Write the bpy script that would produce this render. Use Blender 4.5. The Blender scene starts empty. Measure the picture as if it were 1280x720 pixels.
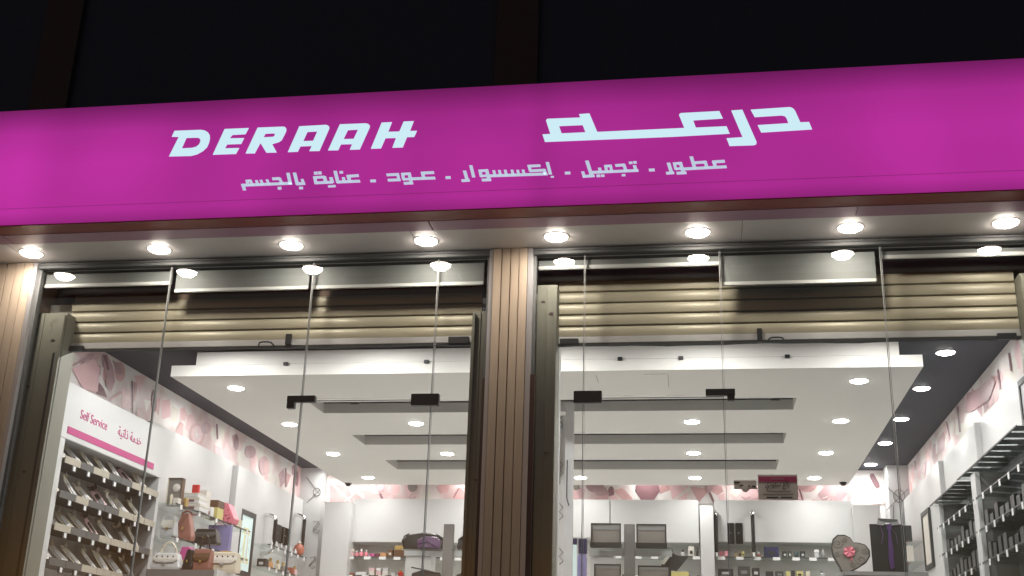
import bpy, bmesh, math, random
from mathutils import Vector, Matrix
from mathutils.geometry import tessellate_polygon
random.seed(7)
S = bpy.context.scene
col = S.collection

# ------------------------------------------------------------------ camera
FPX = 1461.455
YAW, PITCH, ROLL = .167117738, .339748445, .031534896
_cy, _sy, _cp, _sp = math.cos(YAW), math.sin(YAW), math.cos(PITCH), math.sin(PITCH)
_f = Vector((-_sy * _cp, _cy * _cp, _sp)); _r0 = Vector((_cy, _sy, 0)); _u0 = _r0.cross(_f)
_c, _s = math.cos(ROLL), math.sin(ROLL)
_r = _c * _r0 + _s * _u0; _u = -_s * _r0 + _c * _u0
EYE = Vector((0, 0, 1.6))
cam = bpy.data.cameras.new('camera'); camo = bpy.data.objects.new('camera', cam); col.objects.link(camo)
camo.matrix_world = Matrix.Translation(EYE) @ Matrix((_r, _u, -_f)).transposed().to_4x4()
cam.sensor_width = 36; cam.lens = FPX * 36 / 1280; cam.clip_start = .05; cam.clip_end = 500
S.camera = camo
# ------------------------------------------------------------------ night sky, exposure
w = bpy.data.worlds.new('World'); S.world = w; w.use_nodes = True
nt = w.node_tree; bg = nt.nodes['Background']
sky = nt.nodes.new('ShaderNodeTexSky'); sky.sky_type = 'NISHITA'; sky.sun_disc = False
sky.sun_elevation = math.radians(-.5); sky.sun_rotation = math.radians(200)
nt.links.new(sky.outputs[0], bg.inputs[0]); bg.inputs[1].default_value = .17
S.view_settings.view_transform = 'Standard'; S.view_settings.look = 'None'
S.view_settings.exposure = 0; S.view_settings.gamma = 1
S.cycles.use_denoising = True; S.cycles.max_bounces = 10; S.cycles.transparent_max_bounces = 24
S.cycles.diffuse_bounces = 5; S.cycles.glossy_bounces = 4
S.cycles.sample_clamp_indirect = 6; S.cycles.caustics_reflective = False; S.cycles.caustics_refractive = False
OUT_W, IN_W = 3.8, 3.3          # watts of the soffit lamps and of the shop's downlights

# ------------------------------------------------------------------ pixel -> place helpers (1280x720 photograph)
def ray(x, y): return _f + (x - 640) / FPX * _r - (y - 360) / FPX * _u
def atY(x, y, Y): d = ray(x, y); return EYE + d * (Y / d.y)
def atZ(x, y, Z): d = ray(x, y); return EYE + d * ((Z - 1.6) / d.z)
def atX(x, y, X): d = ray(x, y); return EYE + d * (X / d.x)

# ------------------------------------------------------------------ materials
def lin(c): return tuple((v / 12.92 if v <= .04045 else ((v + .055) / 1.055) ** 2.4) for v in c)
M = {}
def mat(n, colr, rough=.6, metal=0., var=.12, scale=6., bump=0., bscale=60., spec=.5, stretch=(1, 1, 1), emit=None, rnd=0.):
    m = bpy.data.materials.new(n); m.use_nodes = True; t = m.node_tree; p = t.nodes['Principled BSDF']
    tc = t.nodes.new('ShaderNodeTexCoord'); mp = t.nodes.new('ShaderNodeMapping'); mp.inputs['Scale'].default_value = stretch
    t.links.new(tc.outputs['Object'], mp.inputs[0])
    nz = t.nodes.new('ShaderNodeTexNoise'); nz.inputs['Scale'].default_value = scale; nz.inputs['Detail'].default_value = 6
    t.links.new(mp.outputs[0], nz.inputs['Vector'])
    mx = t.nodes.new('ShaderNodeMix'); mx.data_type = 'RGBA'
    mx.inputs[6].default_value = (*[c * (1 - var) for c in colr], 1); mx.inputs[7].default_value = (*[min(1, c * (1 + var)) for c in colr], 1)
    t.links.new(nz.outputs[0], mx.inputs[0]); t.links.new(mx.outputs[2], p.inputs['Base Color'])
    if rnd:                                     # each piece its own shade
        oi = t.nodes.new('ShaderNodeObjectInfo'); ra = t.nodes.new('ShaderNodeMapRange'); ra.inputs[3].default_value = 1 - rnd; ra.inputs[4].default_value = 1 + rnd
        vm = t.nodes.new('ShaderNodeVectorMath'); vm.operation = 'SCALE'; t.links.new(oi.outputs['Random'], ra.inputs[0]); t.links.new(mx.outputs[2], vm.inputs[0]); t.links.new(ra.outputs[0], vm.inputs['Scale']); t.links.new(vm.outputs[0], p.inputs['Base Color'])
    rr = t.nodes.new('ShaderNodeMapRange'); rv = .08 if var > .06 else .015; rr.inputs[3].default_value = max(.02, rough - rv); rr.inputs[4].default_value = min(1, rough + rv)
    t.links.new(nz.outputs[0], rr.inputs[0]); t.links.new(rr.outputs[0], p.inputs['Roughness'])
    p.inputs['Metallic'].default_value = metal; p.inputs['Specular IOR Level'].default_value = spec
    if bump:
        n2 = t.nodes.new('ShaderNodeTexNoise'); n2.inputs['Scale'].default_value = bscale; n2.inputs['Detail'].default_value = 4
        t.links.new(mp.outputs[0], n2.inputs['Vector'])
        b = t.nodes.new('ShaderNodeBump'); b.inputs['Strength'].default_value = bump; b.inputs['Distance'].default_value = .004
        t.links.new(n2.outputs[0], b.inputs['Height']); t.links.new(b.outputs[0], p.inputs['Normal'])
    if emit:
        p.inputs['Emission Color'].default_value = (*emit[0], 1); p.inputs['Emission Strength'].default_value = emit[1]
    M[n] = m; return m
def wear(n, dirt, thresh=.62, scale=3.5, stretch=(1, 1, .35)):      # blotches of grime over an existing material
    t = M[n].node_tree; p = t.nodes['Principled BSDF']; src = p.inputs['Base Color'].links[0].from_socket
    tc = t.nodes.new('ShaderNodeTexCoord'); mp = t.nodes.new('ShaderNodeMapping'); mp.inputs['Scale'].default_value = stretch
    nz = t.nodes.new('ShaderNodeTexNoise'); nz.inputs['Scale'].default_value = scale; nz.inputs['Detail'].default_value = 9; nz.inputs['Roughness'].default_value = .68
    cr = t.nodes.new('ShaderNodeMapRange'); cr.inputs[1].default_value = thresh - .05; cr.inputs[2].default_value = thresh + .07
    mx = t.nodes.new('ShaderNodeMix'); mx.data_type = 'RGBA'; mx.inputs[7].default_value = (*dirt, 1)
    t.links.new(tc.outputs['Object'], mp.inputs[0]); t.links.new(mp.outputs[0], nz.inputs[0]); t.links.new(nz.outputs[0], cr.inputs[0])
    t.links.new(cr.outputs[0], mx.inputs[0]); t.links.new(src, mx.inputs[6]); t.links.new(mx.outputs[2], p.inputs['Base Color'])
W = mat('white_paint', (.74, .73, .71), .5, var=.03, scale=3, bump=.08)
mat('ceiling_white', (.84, .82, .78), .75, var=.03, scale=2, bump=.06)
mat('laminate_white', (.60, .60, .60), .38, var=.025, scale=2)
mat('ceiling_dark', (.034, .035, .048), .7, var=.15, scale=5, bump=.1)
mat('soffit_metal', (.74, .70, .69), .42, var=.05, scale=3); wear('soffit_metal', (.55, .52, .50), .68, 2.5, (1, 1, 1))
mat('purple_trim', (.42, .22, .33), .35, var=.1, scale=2)
mat('red_under', (.24, .016, .016), .4, var=.12, scale=3)
mat('wood', (.47, .382, .295), .45, var=.14, scale=9, stretch=(6, 6, .5), bump=.25, bscale=30, rnd=.10); wear('wood', (.16, .09, .05), .70, 5, (1, 1, .5))
mat('groove', (.24, .17, .13), .8)
mat('aluminium', (.52, .52, .53), .42, metal=.6, var=.08, scale=8, stretch=(1, 1, .1))
mat('frame_grey', (.13, .135, .135), .6, metal=.1, var=.12, scale=5)
mat('rail', (.225, .22, .18), .5, metal=.15, var=.14, scale=6, stretch=(1, 1, .2), bump=.15); wear('rail', (.05, .042, .035), .66, 7, (1, 1, .45))
mat('slat', (.37, .335, .25), .44, metal=.1, var=.09, scale=5, stretch=(.15, 1, 1), bump=.5, bscale=5, rnd=.07); wear('slat', (.27, .23, .15), .66, 6, (.3, 1, 1))
mat('box_dark', (.05, .046, .042), .6, var=.2, scale=4)
mat('black', (.02, .02, .022), .35, var=.2, scale=8)
mat('rubber', (.012, .012, .012), .7)
mat('brown_strip', (.085, .05, .042), .5, var=.2, scale=5)
mat('facade', (.030, .045, .095), .85, var=.2, scale=3, bump=.3); mat('facade_brown', (.048, .040, .052), .8, var=.15, scale=3, bump=.3)
mat('board', (.15, .16, .158), .6, var=.06, scale=4); mat('board_edge', (.50, .51, .50), .5, var=.03)
mat('pavement', (.34, .33, .31), .85, var=.15, scale=3, bump=.4); mat('terrace_tile', (.48, .46, .43), .6, var=.08, scale=3, bump=.2); mat('asphalt', (.05, .05, .052), .9, var=.2, scale=8, bump=.5)
mat('floor_tile', (.86, .84, .81), .2, var=.06, scale=4); mat('joint', (.2, .19, .18), .9)
mat('mid_grey', (.22, .22, .22), .5, var=.05); mat('shelf_back', (.17, .17, .18), .5, var=.1); mat('shelf_grey', (.10, .098, .095), .5, var=.15, scale=6); mat('back_grey', (.60, .585, .575), .6, var=.1, scale=5)
mat('beige_board', (.42, .38, .31), .5, var=.12, scale=12); mat('tag', (.8, .8, .8), .4, var=.05, scale=30)
mat('pink_bar', (.46, .04, .19), .4, var=.04); mat('pink_text', (.50, .035, .20), .5, var=.05)
mat('counter', (.21, .205, .2), .4, var=.06); mat('wire', (.12, .12, .12), .4, metal=.6)
mat('plate', (.68, .66, .64), .5, var=.06); mat('plate_pink', (.46, .07, .18), .5); mat('ink', (.02, .018, .018), .6); mat('faint_ink', (.36, .34, .33), .6); mat('pink_ink', (.45, .18, .25), .6)
for n, c in dict(cream=(.72, .65, .52), ivory=(.7, .66, .6), red=(.6, .03, .03), pink=(.72, .22, .28), palepink=(.75, .5, .52), blush=(.34, .15, .12), yellow=(.62, .55, .22),
                 gold=(.45, .3, .1), brown=(.12, .06, .03), orange=(.6, .3, .14), purple=(.065, .028, .11), plum=(.14, .08, .16), navy=(.03, .03, .10), lilac=(.24, .22, .42), teal=(.05, .10, .10),
                 grey=(.25, .25, .25), dark=(.035, .035, .037), charcoal=(.07, .07, .07), silver=(.55, .55, .56), white=(.75, .75, .75), magenta=(.55, .1, .3), maroon=(.2, .03, .07),
                 taupe=(.24, .22, .2), mauve=(.22, .11, .13), ltmauve=(.46, .30, .32), rose=(.60, .36, .36), brick=(.38, .12, .08), green=(.2, .4, .3), sky=(.45, .65, .7)).items():
    mat(n, c, .42, var=.38 if n in ('mauve', 'ltmauve', 'rose') else .1, scale=8 if n in ('mauve', 'ltmauve', 'rose') else 14, bump=.05)
mat('chrome', (.8, .8, .8), .15, metal=1); mat('black_gloss', (.012, .012, .014), .12, var=.2)
# printed mural: rosy photographs running into one another
def mural_mat():
    m = bpy.data.materials.new('mural_print'); m.use_nodes = True; t = m.node_tree; p = t.nodes['Principled BSDF']
    tc = t.nodes.new('ShaderNodeTexCoord'); nz = t.nodes.new('ShaderNodeTexNoise'); nz.inputs['Scale'].default_value = 1.9; nz.inputs['Detail'].default_value = 3
    cr = t.nodes.new('ShaderNodeValToRGB'); e = cr.color_ramp.elements
    e[0].position = .38; e[0].color = (.80, .78, .77, 1); e[1].position = .74; e[1].color = (.60, .42, .42, 1)
    x = cr.color_ramp.elements.new(.55); x.color = (.76, .69, .67, 1)
    vo = t.nodes.new('ShaderNodeTexVoronoi'); vo.feature = 'SMOOTH_F1'; vo.inputs['Scale'].default_value = 4.2; vo.inputs['Smoothness'].default_value = .25
    t.links.new(tc.outputs['Object'], vo.inputs['Vector']); t.links.new(tc.outputs['Object'], nz.inputs[0])
    ad = t.nodes.new('ShaderNodeMath'); ad.operation = 'MULTIPLY_ADD'; ad.inputs[1].default_value = .42; t.links.new(vo.outputs['Distance'], ad.inputs[0]); t.links.new(nz.outputs[0], ad.inputs[2])
    sb = t.nodes.new('ShaderNodeMath'); sb.operation = 'SUBTRACT'; sb.inputs[1].default_value = .13; t.links.new(ad.outputs[0], sb.inputs[0])
    t.links.new(sb.outputs[0], cr.inputs[0]); t.links.new(cr.outputs[0], p.inputs['Base Color'])
    p.inputs['Roughness'].default_value = .45; M['mural'] = m
mural_mat()
def glass_mat(n, tint, reflect=1.):
    m = bpy.data.materials.new(n); m.use_nodes = True; t = m.node_tree; t.nodes.clear()
    out = t.nodes.new('ShaderNodeOutputMaterial'); tr = t.nodes.new('ShaderNodeBsdfTransparent'); tr.inputs[0].default_value = (*tint, 1)
    gl = t.nodes.new('ShaderNodeBsdfGlossy'); gl.inputs['Roughness'].default_value = .0
    fr = t.nodes.new('ShaderNodeFresnel'); fr.inputs[0].default_value = 1.5
    ge = t.nodes.new('ShaderNodeNewGeometry'); inv = t.nodes.new('ShaderNodeMath'); inv.operation = 'SUBTRACT'; inv.inputs[0].default_value = 1
    mu = t.nodes.new('ShaderNodeMath'); mu.operation = 'MULTIPLY'; mu2 = t.nodes.new('ShaderNodeMath'); mu2.operation = 'MULTIPLY'; mu2.inputs[1].default_value = reflect
    t.links.new(ge.outputs['Backfacing'], inv.inputs[1]); t.links.new(fr.outputs[0], mu.inputs[0]); t.links.new(inv.outputs[0], mu.inputs[1]); t.links.new(mu.outputs[0], mu2.inputs[0])
    mx = t.nodes.new('ShaderNodeMixShader'); t.links.new(mu2.outputs[0], mx.inputs[0]); t.links.new(tr.outputs[0], mx.inputs[1]); t.links.new(gl.outputs[0], mx.inputs[2])
    t.links.new(mx.outputs[0], out.inputs[0]); M[n] = m
glass_mat('glass', (.975, .985, .98), 2.2); glass_mat('shelf_glass', (.93, .965, .955))
mat('glass_edge', (.24, .25, .245), .4, var=.05)
# back-lit sign face: tubes inside the box shine unevenly through the vinyl
def sign_mat(n, c, s):
    m = bpy.data.materials.new(n); m.use_nodes = True; t = m.node_tree; p = t.nodes['Principled BSDF']
    p.inputs['Base Color'].default_value = (*[v * .5 for v in c], 1); p.inputs['Roughness'].default_value = .35
    tc = t.nodes.new('ShaderNodeTexCoord'); sx = t.nodes.new('ShaderNodeSeparateXYZ'); t.links.new(tc.outputs['Object'], sx.inputs[0])
    mp = t.nodes.new('ShaderNodeMapping'); mp.inputs['Scale'].default_value = (1.25, 0, .9); mp.inputs['Location'].default_value = (1.3, 0, .2)
    nz = t.nodes.new('ShaderNodeTexNoise'); nz.inputs['Scale'].default_value = 1.; nz.inputs['Detail'].default_value = 1.5
    t.links.new(tc.outputs['Object'], mp.inputs[0]); t.links.new(mp.outputs[0], nz.inputs[0])
    a = t.nodes.new('ShaderNodeMapRange'); a.inputs[1].default_value = .3; a.inputs[2].default_value = .7; a.inputs[3].default_value = .84; a.inputs[4].default_value = 1.12
    t.links.new(nz.outputs[0], a.inputs[0])
    # height profile: the tubes sit along the middle, so top and bottom rims are dimmer
    zc = t.nodes.new('ShaderNodeValToRGB'); zz = t.nodes.new('ShaderNodeMapRange'); zz.inputs[1].default_value = 0; zz.inputs[2].default_value = .71
    t.links.new(sx.outputs[2], zz.inputs[0]); t.links.new(zz.outputs[0], zc.inputs[0])
    e = zc.color_ramp.elements; e[0].position = 0; e[0].color = (.62, .62, .62, 1); e[1].position = 1; e[1].color = (.34, .34, .34, 1)
    for q, v in ((.10, .95), (.5, 1.), (.78, .84)): k = zc.color_ramp.elements.new(q); k.color = (v, v, v, 1)
    # brighter joints where tubes overlap
    hot = None
    for hx, wd, am in ((.98, .30, .20), (6.52, .34, .18), (2.62, .30, -.10), (5.5, .3, -.08), (3.92, .12, -.10), (.55, .3, -.2)):
        d = t.nodes.new('ShaderNodeMath'); d.operation = 'SUBTRACT'; d.inputs[1].default_value = hx; t.links.new(sx.outputs[0], d.inputs[0])
        ab = t.nodes.new('ShaderNodeMath'); ab.operation = 'ABSOLUTE'; t.links.new(d.outputs[0], ab.inputs[0])
        r = t.nodes.new('ShaderNodeMapRange'); r.interpolation_type = 'SMOOTHSTEP'; r.inputs[1].default_value = 0; r.inputs[2].default_value = wd; r.inputs[3].default_value = am; r.inputs[4].default_value = 0
        t.links.new(ab.outputs[0], r.inputs[0])
        if hot is None: hot = r.outputs[0]
        else:
            ad = t.nodes.new('ShaderNodeMath'); ad.operation = 'ADD'; t.links.new(hot, ad.inputs[0]); t.links.new(r.outputs[0], ad.inputs[1]); hot = ad.outputs[0]
    ad = t.nodes.new('ShaderNodeMath'); ad.operation = 'ADD'; t.links.new(a.outputs[0], ad.inputs[0]); t.links.new(hot, ad.inputs[1])
    m1 = t.nodes.new('ShaderNodeMath'); m1.operation = 'MULTIPLY'; t.links.new(ad.outputs[0], m1.inputs[0]); t.links.new(zc.outputs[0], m1.inputs[1])
    fine = t.nodes.new('ShaderNodeTexNoise'); fine.inputs['Scale'].default_value = 240; t.links.new(tc.outputs['Object'], fine.inputs[0])
    fr = t.nodes.new('ShaderNodeMapRange'); fr.inputs[3].default_value = .86 * s; fr.inputs[4].default_value = 1.14 * s; t.links.new(fine.outputs[0], fr.inputs[0])
    m2 = t.nodes.new('ShaderNodeMath'); m2.operation = 'MULTIPLY'; t.links.new(m1.outputs[0], m2.inputs[0]); t.links.new(fr.outputs[0], m2.inputs[1])
    p.inputs['Emission Color'].default_value = (*c, 1); t.links.new(m2.outputs[0], p.inputs['Emission Strength']); M[n] = m
sign_mat('sign_face', (.43, .024, .30), 1.0)
mat('sign_letter', (.5, .6, .6), .4, var=.02, emit=((.56, .79, .87), 1.02))
mat('sign_small', (.5, .55, .6), .4, var=.02, emit=((.58, .70, .86), .80))
mat('lamp_glow', (.9, .9, .9), .4, emit=((1., .90, .80), 62)); mat('lamp_glow_in', (.9, .9, .9), .4, emit=((1., .96, .92), 46))
mat('poster_light', (.5, .6, .6), .3, emit=((.62, .78, .76), .45)); mat('poster_cream', (.6, .58, .35), .4, emit=((.6, .6, .4), .25))

# ------------------------------------------------------------------ mesh builder
ORG = {}
class MB:
    def __init__(s): s.v = []; s.f = []; s.sm = False
    def quad(s, a): n = len(s.v); s.v += [Vector(p) for p in a]; s.f.append(tuple(range(n, n + len(a)))); return s
    def box(s, x0, x1, y0, y1, z0, z1, mtx=None):
        n = len(s.v); P = [Vector((x, y, z)) for z in (z0, z1) for y in (y0, y1) for x in (x0, x1)]
        if mtx: P = [mtx @ p for p in P]
        s.v += P
        for f in ((0, 2, 3, 1), (4, 5, 7, 6), (0, 1, 5, 4), (2, 6, 7, 3), (0, 4, 6, 2), (1, 3, 7, 5)): s.f.append(tuple(n + i for i in f))
        return s
    def loft(s, rings, cap=True):       # rings of equal count
        n = len(s.v); k = len(rings[0])
        for r in rings: s.v += [Vector(p) for p in r]
        for i in range(len(rings) - 1):
            for j in range(k): s.f.append((n + i * k + j, n + i * k + (j + 1) % k, n + (i + 1) * k + (j + 1) % k, n + (i + 1) * k + j))
        if cap: s.f.append(tuple(n + j for j in reversed(range(k)))); s.f.append(tuple(n + (len(rings) - 1) * k + j for j in range(k)))
        return s
    def lathe(s, c, prof, k=20, axis='z', cap=True):
        rings = []
        for r, h in prof:
            ring = []
            for j in range(k):
                a = 2 * math.pi * j / k; x, y = r * math.cos(a), r * math.sin(a)
                ring.append(Vector(c) + (Vector((x, y, h)) if axis == 'z' else Vector((x, -h, y)) if axis == 'y' else Vector((h, x, y))))
            rings.append(ring)
        s.sm = True; return s.loft(rings, cap)
    def tube(s, pts, r, k=6, cap=True, closed=False):
        pts = [Vector(p) for p in pts]; rings = []
        for i, p in enumerate(pts):
            a = pts[i - 1] if (i or closed) else p; b = pts[(i + 1) % len(pts)] if (i < len(pts) - 1 or closed) else p
            d = (b - a).normalized(); u = d.cross(Vector((0, 0, 1)) if abs(d.z) < .9 else Vector((0, 1, 0))).normalized(); v = d.cross(u)
            rings.append([p + u * r * math.cos(2 * math.pi * j / k) + v * r * math.sin(2 * math.pi * j / k) for j in range(k)])
        if closed: rings.append(rings[0]); cap = False
        s.sm = True; return s.loft(rings, cap)
    def poly(s, loops, n=Vector((0, -1, 0)), th=.003):       # flat sheet (with holes) with a little thickness along n
        loops = [[Vector(p) for p in l] for l in loops]; tr = tessellate_polygon(loops); flat = [p for l in loops for p in l]
        b = len(s.v); s.v += [p + n * th for p in flat]
        for t in tr:
            a, c, d = (flat[i] for i in t); nn = (c - a).cross(d - a)
            t = t if nn.dot(n) > 0 else t[::-1]; s.f.append(tuple(b + i for i in t))
        if th > .0015:
            for l in loops:
                q = len(s.v); k = len(l); s.v += [p + n * th for p in l] + list(l)
                for j in range(k): s.f.append((q + j, q + k + j, q + k + (j + 1) % k, q + (j + 1) % k))
        return s
    def build(s, name, m, parent=None, bevel=0, kind=None, world=True):
        me = bpy.data.meshes.new(name); o_ = ORG.get(parent.name, Vector()) if parent and world else Vector()
        me.from_pydata([tuple(p - o_) for p in s.v], [], s.f); me.validate()
        if bevel:
            bm = bmesh.new(); bm.from_mesh(me); bmesh.ops.bevel(bm, geom=[e for e in bm.edges if len(e.link_faces) == 2 and e.calc_face_angle(0) > .6], offset=bevel, segments=2, affect='EDGES', clamp_overlap=True); bm.to_mesh(me); bm.free()
        if s.sm: me.shade_smooth(); me.set_sharp_from_angle(angle=.7)
        me.materials.append(M[m] if isinstance(m, str) else m)
        o = bpy.data.objects.new(name, me); col.objects.link(o); o.parent = parent
        if parent: ORG[o.name] = ORG.get(parent.name, Vector())
        if kind: o['kind'] = kind
        return o
def tag(o, label, cat, group=None):
    o['label'] = label; o['category'] = cat
    if group: o['group'] = group
    return o
def thing(name, label, cat, loc=(0, 0, 0), group=None):
    o = bpy.data.objects.new(name, None); o.empty_display_size = .05; col.objects.link(o); o.location = loc; ORG[o.name] = Vector(loc)
    return tag(o, label, cat, group)
def bx(name, m, parent, *b, bevel=0, kind=None, label=None):
    o = MB().box(*b).build(name, m, parent, bevel, kind)
    if label: o['label'] = label
    return o
def dup(root, loc, label, group=None, rz=0):
    r = root.copy(); col.objects.link(r); r.location = loc; r.rotation_euler[2] = rz; r['label'] = label
    if group: r['group'] = group
    for ch in root.children:
        c = ch.copy(); col.objects.link(c); c.parent = r
        for g in ch.children:
            d = g.copy(); col.objects.link(d); d.parent = c
    return r
ORD = ['first', 'second', 'third', 'fourth', 'fifth', 'sixth', 'seventh', 'eighth', 'ninth', 'tenth', 'eleventh', 'twelfth', 'thirteenth', 'fourteenth']

# ================================================================== THE SETTING
YG = 6.03                    # glass plane
XL, XR, YB, ZD, ZW, FL = -4.05, 1.90, 11.52, 3.785, 3.60, .90
ZS = 3.983                   # soffit
bx('road', 'asphalt', None, -60, 60, -40, 2.2, -.12, 0, kind='structure')
bx('pavement', 'pavement', None, -60, 60, 2.2, 5.2, -.12, .14, kind='structure')
st = bx('shop_step', 'terrace_tile', None, -60, 60, 5.2, 5.5, -.12, .52, kind='structure')
bx('shop_terrace', 'terrace_tile', None, -60, 60, 5.5, 6.0, -.12, .896, kind='structure')
fl = bx('shop_floor', 'joint', None, -4.3, 2.1, 6.0, 11.8, .5, FL - .004, kind='structure')
tile = None
for i in range(10):
    for j in range(9):
        if tile is None: tile = MB().box(.003, .597, .003, .597, -.004, 0).build('tile', 'floor_tile', fl)
        t = tile if i == j == 0 else tile.copy()
        if t is not tile: col.objects.link(t); t.parent = fl
        t.location = (-4.05 + i * .6, 6.25 + j * .6, FL)
bx('wall_left', 'white_paint', None, -4.25, XL, 6.3, 11.7, FL, 3.9, kind='structure')
bx('wall_right', 'white_paint', None, XR, 2.1, 6.3, 11.7, FL, 3.9, kind='structure')
bx('wall_back', 'white_paint', None, XL, XR, YB, 11.7, FL, 3.9, kind='structure')
bx('ceiling_upper', 'ceiling_dark', None, XL, XR, 6.42, YB, ZD, 3.9, kind='structure')
# suspended white ceiling with three slots
x0, x1, xs0, xs1 = -3.53, 1.347, -2.80, .645
yr = [(7.18, 7.93), (8.27, 9.02), (9.40, 10.06), (10.50, 11.30)]
m = MB(); m.box(x0, xs0, 7.18, 11.30, ZW, ZW + .075); m.box(xs1, x1, 7.18, 11.30, ZW, ZW + .075)
for a, b in yr: m.box(xs0, xs1, a, b, ZW, ZW + .075)
sc_ = m.build('suspended_ceiling', 'ceiling_white', None, kind='structure')
for n_, bb in (('upper_step', (-3.36, 1.213, 7.185, 7.42, ZW + .078, 3.768)),): bx(n_, 'ceiling_white', sc_, *bb)
for (px, py) in ((357, 455), (533, 451), (655, 448), (775, 446.5), (851, 445.5), (984, 443)):
    p = atY(px, py, 7.17); bx('clip', 'black', sc_, p.x - .015, p.x + .015, 7.165, 7.1845, ZW + .064, ZW + .085)
for (px, py, Y) in ((430, 506, 7.95), (972, 497, 7.95), (475, 548, 9.04), (969, 542, 9.04), (505, 578, 10.08), (957, 575, 10.08)):
    p = atY(px, py, Y); bx('hook', 'black', sc_, p.x - .03, p.x + .03, Y + .24, Y + .27, ZW + .055, ZW + .10)
for a, b in ((7.93, 8.27), (9.02, 9.40), (10.06, 10.50)):                # black sheet above each slot, standing in for the shade of the void
    bx('slot_shade', 'black', sc_, xs0 - .02, xs1 + .02, a - .02, b + .12, ZW + .098, ZW + .104)

# ---------------------------------------------------------------- murals (prints on the wall above the panels)
ZB = 3.46
def mural(label, x0, x1, y0, y1):
    t = thing('wall_mural', label, 'mural', (x0, y0, ZB)); bx('print', 'mural', t, x0, x1, y0, y1, ZB, ZD - .002); return t
mL = mural('rosy make-up and jewellery mural strip along the left shop wall', XL + .002, XL + .012, 6.3, YB - .012)
mR = mural('rosy mural strip along the right shop wall under the dark ceiling', XR - .012, XR - .002, 6.3, YB - .012)
mBk = mural('rosy mural strip across the back shop wall under the white ceiling', XL + .012, XR - .012, YB - .012, YB - .002)
PK = [0]
def motif(mu, plane, pts, m, holes=()):
    PK[0] = (PK[0] + 1) % 9; e = .0006 * (PK[0] + 1)
    if mu is mL: f = lambda p: atX(p[0], p[1], XL + .013 + e); n = Vector((1, 0, 0))
    elif mu is mR: f = lambda p: atX(p[0], p[1], XR - .013 - e); n = Vector((-1, 0, 0))
    else: f = lambda p: atY(p[0], p[1], YB - .013 - e); n = Vector((0, -1, 0))
    def cl(p): q = f(p); q.z = min(max(q.z, ZB + .002), ZD - .004); return q
    MB().poly([[cl(p) for p in l] for l in (pts, *holes)], n, .0005).build('printed_motif', m, mu)
def line(a, b, w_): 
    d = Vector((b[0] - a[0], b[1] - a[1])); d.normalize(); q = Vector((-d.y, d.x)) * w_ / 2
    return [(a[0] + q.x, a[1] + q.y), (b[0] + q.x, b[1] + q.y), (b[0] - q.x, b[1] - q.y), (a[0] - q.x, a[1] - q.y)]
def ell(cx, cy, rx, ry, n=16, a0=0): return [(cx + rx * math.cos(a0 + 2 * math.pi * i / n), cy + ry * math.sin(a0 + 2 * math.pi * i / n)) for i in range(n)]
# left wall
for pts, mm in (([(74, 437), (82, 445), (80, 462), (71, 468)], 'ltmauve'), ([(74, 436), (98, 436), (92, 444), (84, 445)], 'rose'),
                (line((72, 465), (82, 461), 1.6), 'mauve'), (line((90, 457), (118, 443), 3), 'ltmauve'), ([(72, 468), (82, 464), (88, 473), (84, 477)], 'ltmauve'),
                ([(90, 461), (117, 448), (125, 460), (122, 490), (104, 487)], 'palepink'),
                ([(128, 444), (134, 443), (141, 458), (144, 476), (139, 490), (132, 482), (133, 468), (128, 455)], 'ltmauve'), ([(129, 444), (133, 444), (137, 462), (134, 463)], 'mauve'),
                ([(140, 450), (150, 455), (154, 468), (146, 468)], 'ltmauve'), ([(124, 478), (130, 486), (134, 497), (120, 492)], 'mauve'), (line((137, 500), (152, 490), 3), 'rose'),
                (line((165, 476), (166, 517), 1.6), 'mauve'), ([(167, 477), (172, 478), (171, 488), (170, 500), (167, 503)], 'rose'), (line((172, 510), (177, 512), 2), 'rose'), ([(171, 514), (175, 514), (175, 521), (171, 520)], 'palepink'),
                (ell(193, 501, 3, 14), 'mauve'), ([(217, 545), (226, 527), (229, 530), (228, 549), (222, 547)], 'rose'), (ell(246, 543, 10, 15), 'rose'), (ell(246, 543, 7, 11), 'palepink'),
                (ell(257, 535, 6, 8), 'ltmauve'), (line((271, 530), (272, 549), 2), 'mauve'), (ell(295.5, 553, 3, 10), 'mauve'), ([(268, 556), (276, 560), (277, 570), (268, 566)], 'palepink'),
                (ell(313, 565, 7, 8), 'ltmauve'), (ell(330, 582, 6, 12), 'ltmauve'), (ell(333, 584, 3, 9), 'rose'), (line((357, 585), (357, 609), 2), 'mauve'), (ell(371, 598, 2.2, 10), 'mauve')):
    motif(mL, 'L', pts, mm)
for a in range(8): motif(mL, 'L', line((246, 543), (246 + 6 * math.cos(a * .785), 543 + 10 * math.sin(a * .785)), .7), 'white')
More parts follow.
